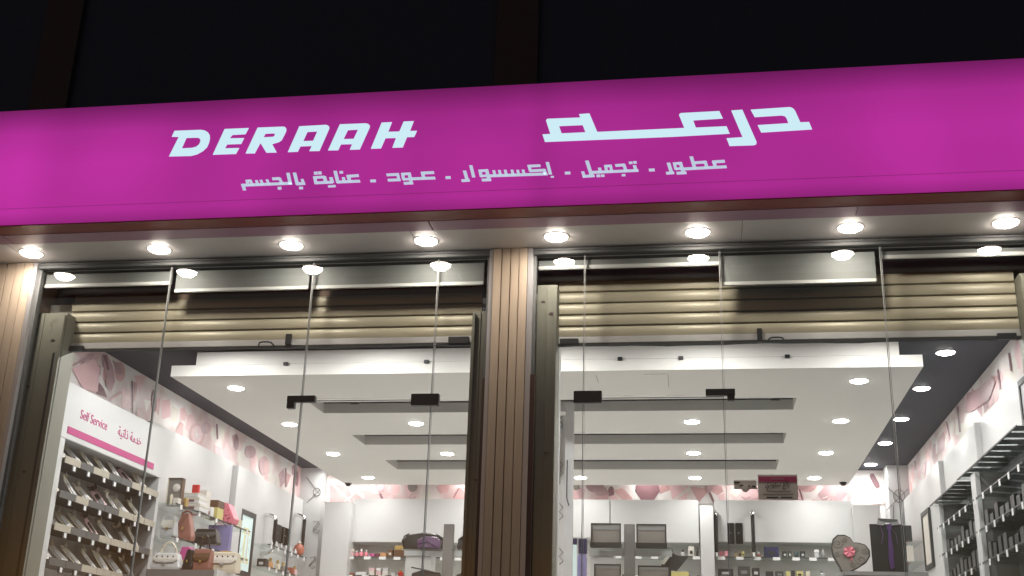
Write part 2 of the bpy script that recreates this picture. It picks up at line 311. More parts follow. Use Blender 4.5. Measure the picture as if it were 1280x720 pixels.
# back wall
for pts, mm in (([(412, 606), (430, 606), (452, 622), (448, 632), (412, 632)], 'rose'), (line((414, 604), (438, 628), 3), 'ivory'), (line((430, 632), (452, 610), 3), 'ivory'), ([(436, 612), (444, 607), (452, 612), (440, 620)], 'palepink'),
                (line((470, 605), (479, 633), 3.2), 'mauve'), ([(468, 605), (482, 605), (480, 614), (474, 618)], 'ltmauve'), ([(484, 620), (491, 618), (491, 632), (485, 632)], 'palepink'),
                (ell(515.5, 608, 6, 7), 'taupe'), (ell(515.5, 607, 3, 4), 'mauve'), ([(511, 620), (515, 623), (520, 620), (520, 622), (515, 625), (511, 622)], 'ltmauve'), ([(510, 625), (515, 629), (520, 625), (520, 633), (510, 633)], 'ltmauve'),
                ([(565, 631), (566, 618), (571, 611), (576, 610), (581, 616), (582, 631)], 'rose'), (line((567, 622), (574, 610), 1.3), 'mauve'),
                ([(716, 605), (724, 605), (725, 611), (719, 613), (717, 611)], 'taupe'), ([(717, 613), (725, 612), (724, 629), (718, 629)], 'palepink'),
                ([(746, 607), (757, 609), (762, 617), (752, 622), (744, 618)], 'ltmauve'), ([(745, 621), (760, 618), (761, 631), (745, 631)], 'rose'), (ell(764, 615, 4, 7), 'mauve'), ([(766, 613), (778, 610), (790, 622), (792, 630), (782, 628)], 'rose'), ([(762, 620), (770, 618), (776, 631), (763, 631)], 'palepink'),
                ([(795, 606), (823, 606), (825, 614), (818, 624), (809, 632), (802, 626), (794, 614)], 'mauve'), ([(836, 606), (860, 606), (858, 630), (842, 629)], 'palepink'), (line((839, 628), (862, 610), 3), 'ivory'), (line((850, 605), (864, 616), 1.6), 'ivory'),
                (line((882, 605), (893, 631), 3.2), 'mauve'), ([(880, 605), (893, 605), (890, 613), (885, 617)], 'ltmauve'), ([(898, 619), (906, 616), (907, 631), (899, 631)], 'palepink'),
                (ell(931, 608, 5.5, 6.5), 'taupe'), ([(927, 620), (932, 623), (938, 620), (938, 622), (932, 625), (927, 622)], 'ltmauve'), ([(927, 626), (932, 629), (938, 625), (938, 631), (927, 631)], 'ltmauve'),
                ([(976, 631), (978, 616), (985, 610), (1000, 611), (1005, 620), (1005, 631)], 'palepink'), (line((999, 611), (1005, 631), 2), 'mauve'),
                ([(1022, 618), (1031, 607), (1042, 604), (1054, 609), (1060, 617), (1052, 627), (1042, 633), (1030, 629)], 'ltmauve'), ([(1015, 624), (1022, 625), (1030, 631), (1014, 631)], 'rose'), (ell(1041, 617, 5, 4), 'rose'),
                ([(1060, 612), (1072, 600), (1077, 604), (1072, 616), (1058, 630)], 'rose'), ([(1088, 592), (1092, 592), (1099, 604), (1100, 609), (1096, 611), (1093, 608), (1087, 596)], 'mauve'), ([(1089, 612), (1101, 610), (1101, 632), (1089, 632)], 'palepink')):
    motif(mBk, 'B', pts, mm)
for a in range(12):
    c, s_ = math.cos(a * .5236), math.sin(a * .5236); motif(mBk, 'B', line((1041 + 7 * c, 617.5 + 6 * s_), (1041 + 15 * c, 617.5 + 11 * s_), 1), 'ivory')
# right wall
for pts, mm in ((line((1261, 441), (1264, 464), 2.4), 'mauve'), (line((1247, 462), (1250, 487), 1.8), 'mauve'), ([(1209, 492), (1222, 486), (1240, 470), (1244, 478), (1236, 500), (1216, 514), (1206, 516)], 'ltmauve'),
                (ell(1225, 497, 5, 13), 'rose'), (line((1197, 508), (1200, 540), 2.6), 'mauve'), ([(1172, 550), (1179, 539), (1182, 545), (1180, 562), (1172, 570)], 'ltmauve'), (line((1183, 527), (1187, 545), 1.6), 'mauve'), ([(1150, 590), (1154, 578), (1158, 576), (1156, 594)], 'ltmauve')):
    motif(mR, 'R', pts, mm)

def scrap(mu, i):                    # soft rosy scraps of the collage between the clearer motifs
    PK[0] = (PK[0] + 1) % 9; e = .0002 + .00004 * PK[0]; y = 6.5 + i * .155 if mu is not mBk else 0; r0 = random.uniform(.05, .10); zc = random.uniform(ZB + .06, ZD - .06)
    n = random.choice((3, 4, 5, 12)); a0 = random.uniform(0, 6.28); mm = random.choice(('palepink', 'ivory', 'ltmauve', 'rose', 'ivory', 'palepink'))
    P_ = [(r0 * math.cos(a0 + 6.283 * k / n) * 1.15, zc + r0 * math.sin(a0 + 6.283 * k / n)) for k in range(n)]; P_ = [(a, min(max(z, ZB + .003), ZD - .006)) for a, z in P_]
    if mu is mL: q, nn = [Vector((XL + .0125 + e, y + a, z)) for a, z in P_], Vector((1, 0, 0))
    elif mu is mR: q, nn = [Vector((XR - .0125 - e, y + a, z)) for a, z in P_], Vector((-1, 0, 0))
    else: q, nn = [Vector((-3.6 + i * .17 + a, YB - .0125 - e, z)) for a, z in P_], Vector((0, -1, 0))
    MB().poly([q], nn, .0002).build('printed_motif', mm, mu)
for i in range(31): scrap(mL, i); scrap(mR, i); scrap(mBk, i)
# ---------------------------------------------------------------- building front: dark wall above the sign, sign, soffit
fb = thing('building_front', 'dark night-time upper wall of the building above the lit sign', 'building', (0, 6.06, 3.99))
bx('upper_wall', 'facade', fb, -14, 12, 6.42, 7.0, 3.99, 9)
bx('shutter_box', 'box_dark', fb, -4.4, 2.2, 6.30, 6.41, 3.80, 3.99)
for xc, wd in ((atY(646, 50, 6.38).x, .27), (atY(72, 60, 6.38).x, .27)):
    bx('wall_band', 'facade_brown', fb, xc - wd / 2, xc + wd / 2, 6.38, 6.418, 4.0, 9)
bx('side_wall', 'facade', fb, -14, -4.3, 6.06, 7.0, 0.0, 3.985); bx('side_wall', 'facade', fb, 1.92, 12, 6.06, 6.29, 0.0, 3.985)
bx('side_wall', 'facade', fb, 2.1, 12, 6.295, 7.0, 0.0, 3.985)
for a, b in ((-4.3, XL), (XR, 2.1)): pass

sg = thing('shop_sign', 'long glowing magenta light box sign with white Latin and Arabic lettering', 'sign', (-4.7, 5.43, 3.985))
SX0, SX1, SY, SZ0, SZ1 = -4.7, 4.6, 5.43, 3.988, 4.695
bx('sign_face', 'sign_face', sg, SX0, SX1, SY, SY + .012, SZ0, SZ1)
bx('sign_case', 'box_dark', sg, SX0, SX1, SY + .0125, 5.90, SZ0 + .003, SZ1 - .004)
bx('face_seam', 'purple_trim', sg, SX0, SX1, SY - .0008, SY - .0002, SZ0 + .095, SZ0 + .0965)
bx('red_underside', 'red_under', sg, SX0, SX1, SY + .004, 5.555, ZS - .002, SZ0 - .001)
def zz(ox, oy, k, pts): return [(ox + x / k, oy + y / k) for x, y in pts]
A_ = lambda *p: zz(205, 145, 8, p); B_ = lambda *p: zz(365, 140, 8, p); G_ = lambda *p: zz(670, 130, 7.111, p); H_ = lambda *p: zz(840, 125, 7.111, p)
BIG = [(A_((107, 150), (370, 140), (410, 147), (440, 165), (457, 190), (460, 225), (452, 265), (432, 312), (390, 352), (330, 385), (270, 400), (52, 405), (150, 210), (80, 208)), A_((225, 220), (320, 217), (350, 220), (366, 238), (365, 262), (350, 288), (325, 308), (285, 320), (178, 326))),
       (A_((608, 132), (848, 122), (815, 183), (685, 190), (655, 225), (802, 222), (772, 280), (632, 285), (608, 325), (752, 322), (720, 380), (490, 388)),),
       (A_((938, 118), (1190, 108), (1212, 112), (1224, 128), (1222, 155), (1195, 210), (1175, 245), (1150, 262), (1082, 282), (1128, 365), (1025, 368), (965, 270), (908, 375), (818, 375)), A_((1015, 178), (1100, 174), (1112, 185), (1106, 200), (1090, 210), (995, 215))),
       (B_((75, 145), (340, 130), (362, 137), (374, 152), (372, 170), (275, 390), (175, 392), (200, 340), (85, 345), (58, 398), (-40, 402)), B_((155, 200), (255, 195), (213, 290), (112, 293))),
       (B_((480, 125), (735, 115), (762, 120), (779, 138), (778, 155), (678, 375), (580, 378), (603, 322), (490, 325), (462, 383), (362, 385)), B_((560, 182), (662, 177), (618, 270), (515, 273))),
       (B_((898, 108), (1000, 103), (962, 200), (1075, 197), (1118, 97), (1218, 93), (1180, 192), (1250, 190), (1222, 250), (1150, 252), (1108, 355), (1005, 358), (1042, 260), (935, 263), (890, 365), (790, 368)),),
       (G_((58, 272), (128, 268), (90, 150), (94, 139), (105, 133), (395, 122), (383, 92), (475, 85), (545, 250)) + H_((110, 250), (63, 135), (68, 124), (80, 118), (420, 100), (452, 165), (188, 182), (212, 247), (485, 235), (512, 300), (0, 328)) + G_((80, 338),), G_((205, 197), (415, 188), (440, 253), (228, 263))),
       (H_((527, 95), (625, 88), (752, 375), (748, 395), (725, 403), (512, 410), (485, 342), (628, 332)),),
       (H_((700, 88), (1040, 65), (1060, 68), (1080, 80), (1095, 100), (1140, 200), (1218, 197), (1245, 262), (793, 290), (762, 225), (1035, 208), (1018, 162), (1005, 145), (975, 138), (735, 153)),)]
for L in BIG:
    MB().poly([[atY(x, y, SY) for x, y in l] for l in L], Vector((0, -1, 0)), .003).build('letter', 'sign_letter', sg)
def word(ox, oy, k, hs, vs, ds):          # a word of slanted block script: horizontals (thickness t), stems (width w), dots
    mb = MB(); e = 0.
    def put(q):
        nonlocal e; e = (e + .0003) % .0036; mb.poly([[atY(ox + x / k, oy + y / k, SY) for x, y in q]], Vector((0, -1, 0)), .0016 + e)
    for xa, ya, xb, yb, t in hs: put([(xa, ya - t / 2), (xb, yb - t / 2), (xb + t * .25, yb + t / 2), (xa + t * .25, ya + t / 2)])
    for xa, ya, xb, yb, w_ in vs: put([(xa, ya), (xa + w_, ya - 1), (xb + w_, yb - 1), (xb, yb)])
    for x, y, a, b in ds: put([(x - a / 2, y - b / 2 + 1), (x + a / 2, y - b / 2 - 1), (x + a / 2 + 3, y + b / 2 - 1), (x - a / 2 + 3, y + b / 2 + 1)])
    mb.build('lettering', 'sign_small', sg, kind='stuff')
word(295, 205, 8, [(90, 212, 555, 193, 27), (50, 214, 130, 208, 26), (96, 172, 152, 168, 24), (360, 150, 436, 146, 26), (600, 200, 688, 194, 28)],
     [(55, 205, 70, 265, 32), (95, 165, 108, 212, 28), (134, 168, 150, 210, 26), (192, 165, 204, 206, 26), (238, 162, 252, 204, 26), (298, 158, 314, 200, 26), (418, 140, 446, 196, 30), (503, 90, 528, 205, 34), (568, 88, 598, 208, 34), (648, 152, 660, 196, 28)],
     [(435, 243, 36, 26), (650, 241, 38, 24)])
word(295, 205, 8, [(772, 136, 884, 130, 25), (785, 190, 962, 182, 26), (1006, 182, 1238, 172, 26), (1108, 124, 1225, 116, 26)],
     [(770, 128, 786, 202, 32), (866, 124, 884, 192, 34), (932, 135, 948, 188, 34), (975, 72, 1004, 190, 34), (1058, 135, 1070, 180, 30), (1104, 116, 1122, 176, 34)],
     [(797, 93, 34, 26), (838, 91, 34, 26), (938, 224, 36, 22), (977, 222, 36, 22), (1052, 84, 35, 24)])
word(450, 195, 8, [(262, 190, 388, 184, 26), (275, 243, 402, 238, 26)], [(362, 184, 378, 244, 28)], [(130, 250, 55, 26), (880, 217, 50, 26)])
word(450, 195, 8, [(412, 182, 505, 177, 24), (425, 235, 510, 229, 22), (435, 275, 528, 270, 26), (510, 229, 750, 221, 26), (608, 172, 738, 166, 26)], [(410, 176, 422, 238, 30), (476, 172, 500, 282, 32), (608, 166, 624, 226, 32)], [])
word(560, 195, 8, [(132, 248, 215, 243, 26)], [(148, 148, 180, 256, 34), (212, 95, 242, 215, 32)], [])
word(560, 195, 8, [(304, 150, 400, 144, 24), (320, 202, 400, 196, 22), (335, 242, 428, 237, 26), (410, 200, 992, 180, 26), (795, 103, 922, 97, 24), (812, 150, 968, 142, 24)],
     [(303, 142, 318, 208, 30), (370, 142, 394, 246, 34), (444, 146, 456, 196, 28), (500, 144, 512, 194, 28), (558, 142, 570, 192, 28), (626, 142, 638, 190, 28), (682, 140, 694, 188, 28), (736, 138, 748, 186, 28), (793, 94, 810, 154, 30), (944, 132, 960, 188, 32)], [])
word(560, 195, 8, [], [(976, 62, 1008, 186, 34)], [(1042, 209, 32, 16), (1195, 171, 55, 26)])
word(710, 190, 6.095, [(108, 187, 200, 181, 20), (180, 156, 534, 141, 20), (275, 109, 322, 106, 17), (358, 104, 430, 99, 19)],
     [(130, 68, 168, 188, 28), (100, 150, 112, 190, 24), (228, 122, 236, 156, 24), (274, 102, 284, 150, 22), (312, 100, 322, 148, 22), (412, 94, 430, 146, 24), (494, 104, 506, 144, 25)],
     [(230, 183, 28, 17), (263, 181, 28, 17), (422, 177, 28, 16), (476, 83, 27, 18), (508, 80, 27, 18), (637, 138, 44, 20)])
word(710, 190, 6.095, [(745, 163, 806, 158, 20), (800, 90, 862, 85, 18), (815, 130, 870, 125, 17), (825, 163, 900, 158, 20), (880, 130, 1206, 113, 20), (950, 84, 1050, 77, 19), (1098, 77, 1192, 71, 20)],
     [(752, 84, 778, 168, 27), (798, 82, 810, 134, 22), (842, 80, 868, 168, 26), (926, 37, 952, 124, 26), (1032, 72, 1046, 120, 24), (1096, 70, 1112, 120, 26)], [])

# soffit with trim, panels and lamps
so = thing('entrance_soffit', 'pale metal panelled soffit under the magenta sign with a purple trim', 'soffit', (-4.7, 5.56, ZS))
xs = [SX0, atZ(27, 318, ZS).x, atZ(519, 300, ZS).x, atZ(716, 296, ZS).x + .9, 1.9, SX1]
for a, b in zip(xs, xs[1:]): bx('soffit_panel', 'soffit_metal', so, a + .0015, b - .0015, 5.693, 6.155, ZS, ZS + .02)
bx('backing', 'black', so, SX0, SX1, 5.70, 6.40, ZS + .021, ZS + .03)
for a, b in ((SX0, -3.85), (-3.847, -1.4), (-1.397, .8), (.803, SX1)): bx('trim', 'purple_trim', so, a, b, 5.557, 5.69, ZS - .004, ZS + .02, bevel=.002)
lamp_light = bpy.data.lights.new('soffit_bulb', 'AREA'); lamp_light.shape = 'DISK'; lamp_light.size = .085; lamp_light.energy = OUT_W; lamp_light.color = (1, .90, .78)
lamp_in = bpy.data.lights.new('shop_bulb', 'AREA'); lamp_in.shape = 'DISK'; lamp_in.size = .11; lamp_in.energy = IN_W; lamp_in.color = (1, .985, .965); lamp_in.spread = math.radians(170)
lamp_edge = bpy.data.lights.new('shop_bulb_wide', 'AREA'); lamp_edge.shape = 'DISK'; lamp_edge.size = .11; lamp_edge.energy = 13; lamp_edge.color = (1, .985, .965)
def downlight(loc, label, group, glow, light, r=.055):
    t = thing('downlight', label, 'ceiling lamp', loc, group); c = Vector(loc)
    MB().lathe(c, [(r + .003, .001), (r + .009, -.001), (r + .008, -.003), (r + .001, -.003), (r, .001)], 28, cap=False).build('trim_ring', 'ceiling_white', t)
    k_ = .62 if r > .057 else .42  # soffit lenses bulge more, shaped to suggest the bloom around the lamp
    MB().lathe(c, [(r, -.001), (r * .98, -.010 * k_), (r * .84, -.019 * k_), (r * .55, -.026 * k_), (.004, -.029 * k_)], 32).build('lens', glow, t)
    light = light.copy(); light.energy *= random.uniform(.85, 1.15)
    l = bpy.data.objects.new('bulb', light); col.objects.link(l); l.parent = t; l.location = (0, 0, -.0315 * k_ - .001)
    return t
for i, (a, b) in enumerate([(40, 317), (200, 312), (364, 306), (532, 300), (695, 295), (872, 290), (1063, 284), (1258, 277)]):
    p = atZ(a, b, ZS)
    downlight((p.x, 5.84, ZS), '%s glowing round soffit lamp from the left, under the magenta sign' % ORD[i], 'lamps in the soffit', 'lamp_glow', lamp_light, .060)
wx = [-3.19, -2.17, -1.13, -.067, 1.005]
for r_, Y in enumerate((7.50, 8.62, 9.77, 10.90)):
    for i, X in enumerate(wx):
        if r_ == 0 and 0 < i < 4: continue
        downlight((X, Y, ZW), '%s round downlight from the left in the %s row of the white ceiling' % (ORD[i] if r_ else ('leftmost', '', '', '', 'rightmost')[i], ('front', 'second', 'third', 'rear')[r_]), 'downlights in the white ceiling', 'lamp_glow_in', lamp_in)
for i, Y in enumerate((7.52, 8.42, 9.37, 10.27, 11.22)):
    downlight((1.555, Y, ZD), '%s downlight from the shopfront in the dark ceiling strip on the right' % ORD[i], 'downlights in the dark ceiling strips', 'lamp_glow_in', lamp_in)
    if i: downlight((-3.66, Y, ZD), '%s downlight from the shopfront in the dark ceiling strip on the left' % ORD[i - 1], 'downlights in the dark ceiling strips', 'lamp_glow_in', lamp_in)

for i, X in enumerate((-3.1, -2.05, -1.0, .05, 1.1)):
    downlight((X, 6.72, ZD), '%s downlight from the left in the dark ceiling just behind the shutters' % ORD[i], 'downlights behind the shutters', 'lamp_glow_in', lamp_edge)

lamp_rear = lamp_in.copy(); lamp_rear.name = 'shop_bulb_rear'; lamp_rear.energy = .6
for i, X in enumerate((-3.25, -2.35, -1.45, -.55, .35, 1.25)):
    downlight((X, 11.40, ZD), '%s downlight from the left in the narrow dark ceiling gap before the back wall' % ORD[i], 'downlights over the back wall', 'lamp_glow_in', lamp_rear)

# ---------------------------------------------------------------- wood clad columns
def planks(t, x0, x1, n, yf, zt):
    bx('core', 'groove', t, x0 + .002, x1 - .002, yf + .008, yf + .30, FL, zt)
    w_ = (x1 - x0) / n; me = None
    for i in range(n):
        if me is None:
            o = MB().box(.0019, w_ - .0019, 0, .012, 0, zt - FL).build('plank', 'wood', t, bevel=.002, world=False); me = o
        else: o = me.copy(); col.objects.link(o); o.parent = t
        o.location = Vector((x0 + i * w_ + random.uniform(-.0006, .0006), yf + random.uniform(-.0012, .0012), FL)) - ORG[t.name]
t = thing('clad_column', 'narrow tan wood-clad column between the two glass shopfronts', 'column', (-1.03, 5.99, FL)); planks(t, -1.120, -.926, 4, 5.985, ZS - .002)
bx('corner_trim', 'aluminium', t, -1.142, -1.1205, 5.990, 6.02, FL, ZS - .004); bx('corner_trim', 'aluminium', t, -.9255, -.898, 5.988, 6.02, FL, ZS - .004)
t = thing('clad_column', 'tan wood-clad wall column at the left edge of the shopfront', 'column', (-4.2, 5.99, FL)); planks(t, -4.58, -3.905, 12, 5.985, ZS - .002)
bx('corner_trim', 'aluminium', t, -3.9045, -3.878, 5.988, 6.02, FL, ZS - .004)

# ---------------------------------------------------------------- shopfront glazing
def shopfront(label, xa, xb, seams, door, boards):
    t = thing('glass_shopfront', label, 'shop window', ((xa + xb) / 2, YG, FL))
    bx('head_frame', 'frame_grey', t, xa, xb, 6.0, 6.055, 3.948, ZS - .003, bevel=.003)
    bx('head_bead', 'frame_grey', t, xa, xb, 5.993, 6.0, 3.965, 3.974)
    bx('jamb', 'frame_grey', t, xa - .004, xa + .016, 6.021, 6.06, FL, 3.947); bx('jamb', 'frame_grey', t, xb - .016, xb + .004, 6.021, 6.06, FL, 3.947)
    X = [xa + .018] + seams + [xb - .018]
    for i, (a, b) in enumerate(zip(X, X[1:])):
        isdoor = (i == door)
        if isdoor:
            bx('glass_pane', 'glass', t, a + .006, b - .006, YG, YG + .010, 3.142, 3.945); bx('glass_door', 'glass', t, a + .006, b - .006, YG, YG + .010, FL + .01, 3.128)
            bx('pane_edge', 'glass_edge', t, a + .006, b - .006, YG, YG + .010, 3.1285, 3.1315)
        else: bx('glass_pane', 'glass', t, a + .006, b - .006, YG, YG + .010, FL + .01, 3.945)
    for s_ in seams:
        for dx, w_ in ((-.0035, .0017), (.0035, .0008)): bx('pane_edge', 'glass_edge', t, s_ + dx - w_, s_ + dx + w_, YG, YG + .010, FL + .01, 3.945)
    return t
g1 = shopfront('glass shopfront left of the middle column, with shutter behind it', -3.878, -1.142, [-3.044, -2.175, -1.440], 2, [])
g2 = shopfront('glass shopfront right of the middle column, with shutter behind it', -.898, 1.765, [-.612, .122, .965], 1, [])
def fit(t, x0, x1, z0, z1, x2=None, z2=None, drop=None):      # black patch fitting clasping the glass
    bx('patch_fitting', 'black', t, x0, x1, YG - .012, YG + .022, z0, z1, bevel=.002)
    if drop: bx('patch_fitting', 'black', t, drop[0], drop[1], YG - .012, YG + .022, drop[2], z0 + .0005, bevel=.002)
def fpx(t, a, b, c, d, drop=None):
    p = atY(a, b, YG - .012); q = atY(c, d, YG - .012)
    dd = None
    if drop: u_ = atY(drop[0], d, YG - .012); v_ = atY(drop[1], drop[2], YG - .012); dd = (u_.x, v_.x, v_.z)
    fit(t, p.x, q.x, q.z, p.z, drop=dd)
fpx(g1, 359, 494.5, 393, 502, (358.5, 367, 510)); fpx(g1, 514, 492, 548, 506)
fpx(g2, 717, 488.5, 752, 503); fpx(g2, 882, 486, 919, 493.5, (909, 918.5, 500))
# steel boards hung behind some of the upper panes
def board(label, xa, xb, z0, z1, y=6.065):
    t = thing('header_board', label, 'panel', ((xa + xb) / 2, y, z0))
    bx('panel', 'board', t, xa, xb, y, y + .004, z0 + .02, z1); bx('bottom_flange', 'board_edge', t, xa, xb, y - .008, y + .006, z0, z0 + .022, bevel=.003)
z_ = lambda a, b: atY(a, b, 6.06)
board('pale grey header board behind the second upper pane of the left shopfront', z_(221, 340).x, z_(387, 340).x, 3.795, 3.93)
board('pale grey header board beside the middle column, left shopfront', z_(392, 340).x, z_(607, 340).x - .01, 3.795, 3.93)
board('pale grey header board, the only deep one of the right shopfront', z_(902, 340).x, z_(1095, 340).x, 3.755, 3.93)
board('slim header strip at the left end of the left shopfront', -3.855, -3.05, 3.845, 3.93)
board('slim header strip just right of the middle column', -.875, z_(899, 325).x, 3.875, 3.93)
board('slim header strip at the right end of the right shopfront', z_(1102, 315).x, 1.74, 3.885, 3.93)

# ---------------------------------------------------------------- roller shutters, guide rails
def shutter(label, xa, xb, zb, zt, rails):
    Y = 6.20; t = thing('roller_shutter', label, 'shutter', ((xa + xb) / 2, Y, zb))
    h = .0672; n = int((zt - zb - .045) / h) + 1; me = None
    prof = [(.010, 0), (-.003, .004), (-.006, .018), (-.007, .034), (-.005, .052), (.001, .060), (.011, .0645)]
    for i in range(n):
        if me is None:
            mb = MB(); k = len(prof); NS = 12
            for j in range(NS + 1):
                x = xa + (xb - xa) * j / NS; mb.v += [Vector((x, Y + d, zb + .045 + z)) for d, z in prof]
            for j in range(NS):
                for q in range(k - 1): mb.f.append((j * k + q, (j + 1) * k + q, (j + 1) * k + q + 1, j * k + q + 1))
            mb.sm = True; me = o = mb.build('slat', 'slat', t)
        else: o = me.copy(); col.objects.link(o); o.parent = t
        o.location = (0, random.uniform(-.001, .001), i * h)
    bx('slat_backing', 'groove', t, xa, xb, Y + .014, Y + .018, zb + .03, zt + .04)
    bx('bottom_bar', 'aluminium', t, xa, xb, Y - .010, Y + .014, zb + .006, zb + .047, bevel=.004)
    # the rubber seal, a little wavy along its length
    mb = MB(); NS = 24; R = []
    for j in range(NS + 1):
        x = xa + (xb - xa) * j / NS; zo = .003 * math.sin(j * .7) + .002 * math.sin(j * 1.9)
        R.append([Vector((x, Y - .016, zb - .008 + zo)), Vector((x, Y + .012, zb - .008 + zo)), Vector((x, Y + .012, zb + .0055)), Vector((x, Y - .016, zb + .0055))])
    mb.loft(R).build('rubber_seal', 'rubber', t)
    return t
s1 = shutter('rolled-down beige shutter behind the left glass, showing five slats', -3.735, -1.215, 3.492, 3.80, None)
s2 = shutter('rolled-down beige shutter behind the right glass, five slats showing', -.775, 1.665, 3.476, 3.80, None)
def hw(t, a, b, c, d, Yf=6.183, m='black'):
    p = atY(a, b, Yf); q = atY(c, d, Yf); bx('lock_block', m, t, p.x, q.x, Yf - .012, Yf + .008, q.z, p.z, bevel=.002)
def handle(t, a, b, c, d, Yf=6.18):
    p = atY(a, d, Yf); q = atY(c, b, Yf)
    MB().tube([(p.x, Yf, p.z), (p.x + .012, Yf - .02, q.z - .004), (p.x + .03, Yf - .022, q.z), (q.x - .03, Yf - .022, q.z), (q.x - .012, Yf - .02, q.z - .004), (q.x, Yf, p.z)], .0045).build('pull_handle', 'black', t)
hw(s1, 80, 433, 104, 439); hw(s1, 358, 418, 363.5, 431); hw(s1, 561, 421.5, 586, 429.5); handle(s1, 323, 428.5, 343, 432.5)
hw(s2, 700, 424, 723, 430.5); hw(s2, 946, 411, 953, 428); hw(s2, 1246, 417, 1271, 424.5); handle(s2, 959, 423, 981, 427.5)
def rail(label, x0, x1, ztop, side):
    t = thing('guide_rail', label, 'shutter rail', ((x0 + x1) / 2, 6.15, FL)); s_ = side
    bx('channel', 'rail', t, x0, x1, 6.10, 6.24, FL, ztop, bevel=.003)
    e = x1 if s_ > 0 else x0
    bx('lip', 'rail', t, min(e, e - s_ * .018), max(e, e - s_ * .018), 6.075, 6.099, FL, ztop - .02, bevel=.002)
    xm = x0 + (x1 - x0) * .45; bx('ridge', 'rail', t, xm, xm + .006, 6.094, 6.0995, FL, ztop - .01)
    for k, (dx, zz_) in enumerate(((.3, -.10), (.75, -.17), (.35, -.45), (.6, -.95))):     # torn leftover brackets, holes
        xx = x0 + (x1 - x0) * dx
        if xx < x1 - .022 and not xm - .014 < xx < xm + .008:
            mb = MB(); n = 9; pts = [(xx + random.uniform(.004, .014) * math.cos(a * 6.283 / n) * 1.3, 6.0993, ztop + zz_ + random.uniform(.003, .010) * math.sin(a * 6.283 / n)) for a in range(n)]
            mb.poly([pts], Vector((0, -1, 0)), .004).build('rust_patch', 'brown_strip', t)
    return t
rail('olive grey shutter guide rail at the left end, scratched and pitted', -3.97, -3.70, 3.70, 1)
lr = bpy.data.objects['guide_rail']; bx('dark_gap', 'rubber', lr, -3.748, -3.738, 6.088, 6.0995, FL, 3.45); bx('shaded_reveal', 'counter', lr, -3.737, -3.700, 6.092, 6.0995, FL, 3.46)  # black strip paints the dark gap, grey strip the reveal in shadow
rail('olive grey shutter guide rail just left of the middle column', -1.245, -1.158, 3.655, -1)
rail('olive grey shutter guide rail just right of the middle column', -.885, -.772, 3.80, 1)
rail('olive grey shutter guide rail at the right edge of the picture', 1.668, 1.75, 3.80, -1)
zt = atY(605, 477, 6.06).z
t = thing('edge_strip', 'dark brown plastic strip on the left flank of the middle column', 'trim', (-1.155, 6.0, FL)); bx('strip', 'brown_strip', t, -1.158, -1.1425, 5.993, 6.018, FL, zt)
t = thing('edge_strip', 'dark brown plastic strip on the right flank of the middle column', 'trim', (-.89, 6.0, FL)); bx('strip', 'brown_strip', t, -.8975, -.872, 5.995, 6.018, FL, zt + .02)
# inner reveals so that no gap opens between rails and shop
rv = bx('reveal_left', 'back_grey', None, -4.3, -3.745, 6.245, 6.298, FL, 3.80, kind='structure')
bx('reveal_middle', 'white_paint', None, -1.20, -.80, 6.245, 6.32, FL, 3.80, kind='structure'); bx('reveal_right', 'white_paint', None, 1.70, 2.1, 6.245, 6.298, FL, 3.80, kind='structure')

# ================================================================== INSIDE THE SHOP
# ---------------------------------------------------------------- left wall: panels, self service cabinet
XP = -3.955
def wallpanel(label, *b, m='laminate_white'):
    t = thing('wall_panel', label, 'panel', (b[0], b[2], b[4])); bx('board', m, t, *b, bevel=.003); return t
wallpanel('plain white panel on the left wall behind the gift shelf', XL + .001, XP, 7.86, 9.42, FL, ZB - .004)
wallpanel('white pier standing proud of the left wall, right of the gift shelf', XL + .001, XP + .05, 9.423, 9.60, FL, ZB - .03)
wallpanel('white panel on the left wall carrying the framed poster', XL + .001, XP, 9.603, 10.18, FL, ZB - .004)
wallpanel('white panel on the left wall behind the black bars', XL + .001, XP - .03, 10.183, 11.375, FL, ZB - .004)
wallpanel('white panel on the left wall ahead of the self service cabinet', XL + .001, XP, 6.3, 6.372, FL, ZB - .004)
def corner_column(label, *b):
    t = thing('corner_column', label, 'column', (b[0], b[2], b[4])); bx('board', 'laminate_white', t, *b); return t
cc = corner_column('white square column in the rear left corner with looped wire drawings', XL + .001, -3.80, 11.38, YB - .02, FL, ZD - .001)
cr_ = corner_column('white square column in the rear right corner with circle wire drawing', 1.70, XR - .001, 11.25, YB - .02, FL, ZD - .001)
def wires(t, Y, strokes):
    for q in strokes: MB().tube([atY(x, y, Y) for x, y in q], .0028, 5).build('wire_line', 'wire', t)
circ = lambda cx, cy, rx, ry, n=14: [(cx + rx * math.cos(6.283 * i / n), cy + ry * math.sin(6.283 * i / n)) for i in range(n + 1)]
wires(cc, 11.376, [circ(396, 615, 4.5, 5), [(383, 596), (400, 618)], [(400, 612), (383, 629)], [(392, 652), (399, 652), (391, 661), (400, 664), (396, 667), (391, 664), (400, 655), (397, 651)], [(387, 697), (395, 697), (386, 707), (394, 709), (390, 711), (386, 708), (395, 700), (392, 695)]])
wires(cr_, 11.246, [circ(1124, 620, 7, 8), [(1108, 608), (1134, 631)], [(1135, 611), (1108, 638)], [(1117, 631), (1117, 655)], [(1130, 631), (1130, 655)]])
wallpanel('tall white box panel projecting from the back wall beside the left corner column', atY(404, 660, 11.14).x, atY(437, 660, 11.14).x, 11.14, YB - .014, FL, 3.40)
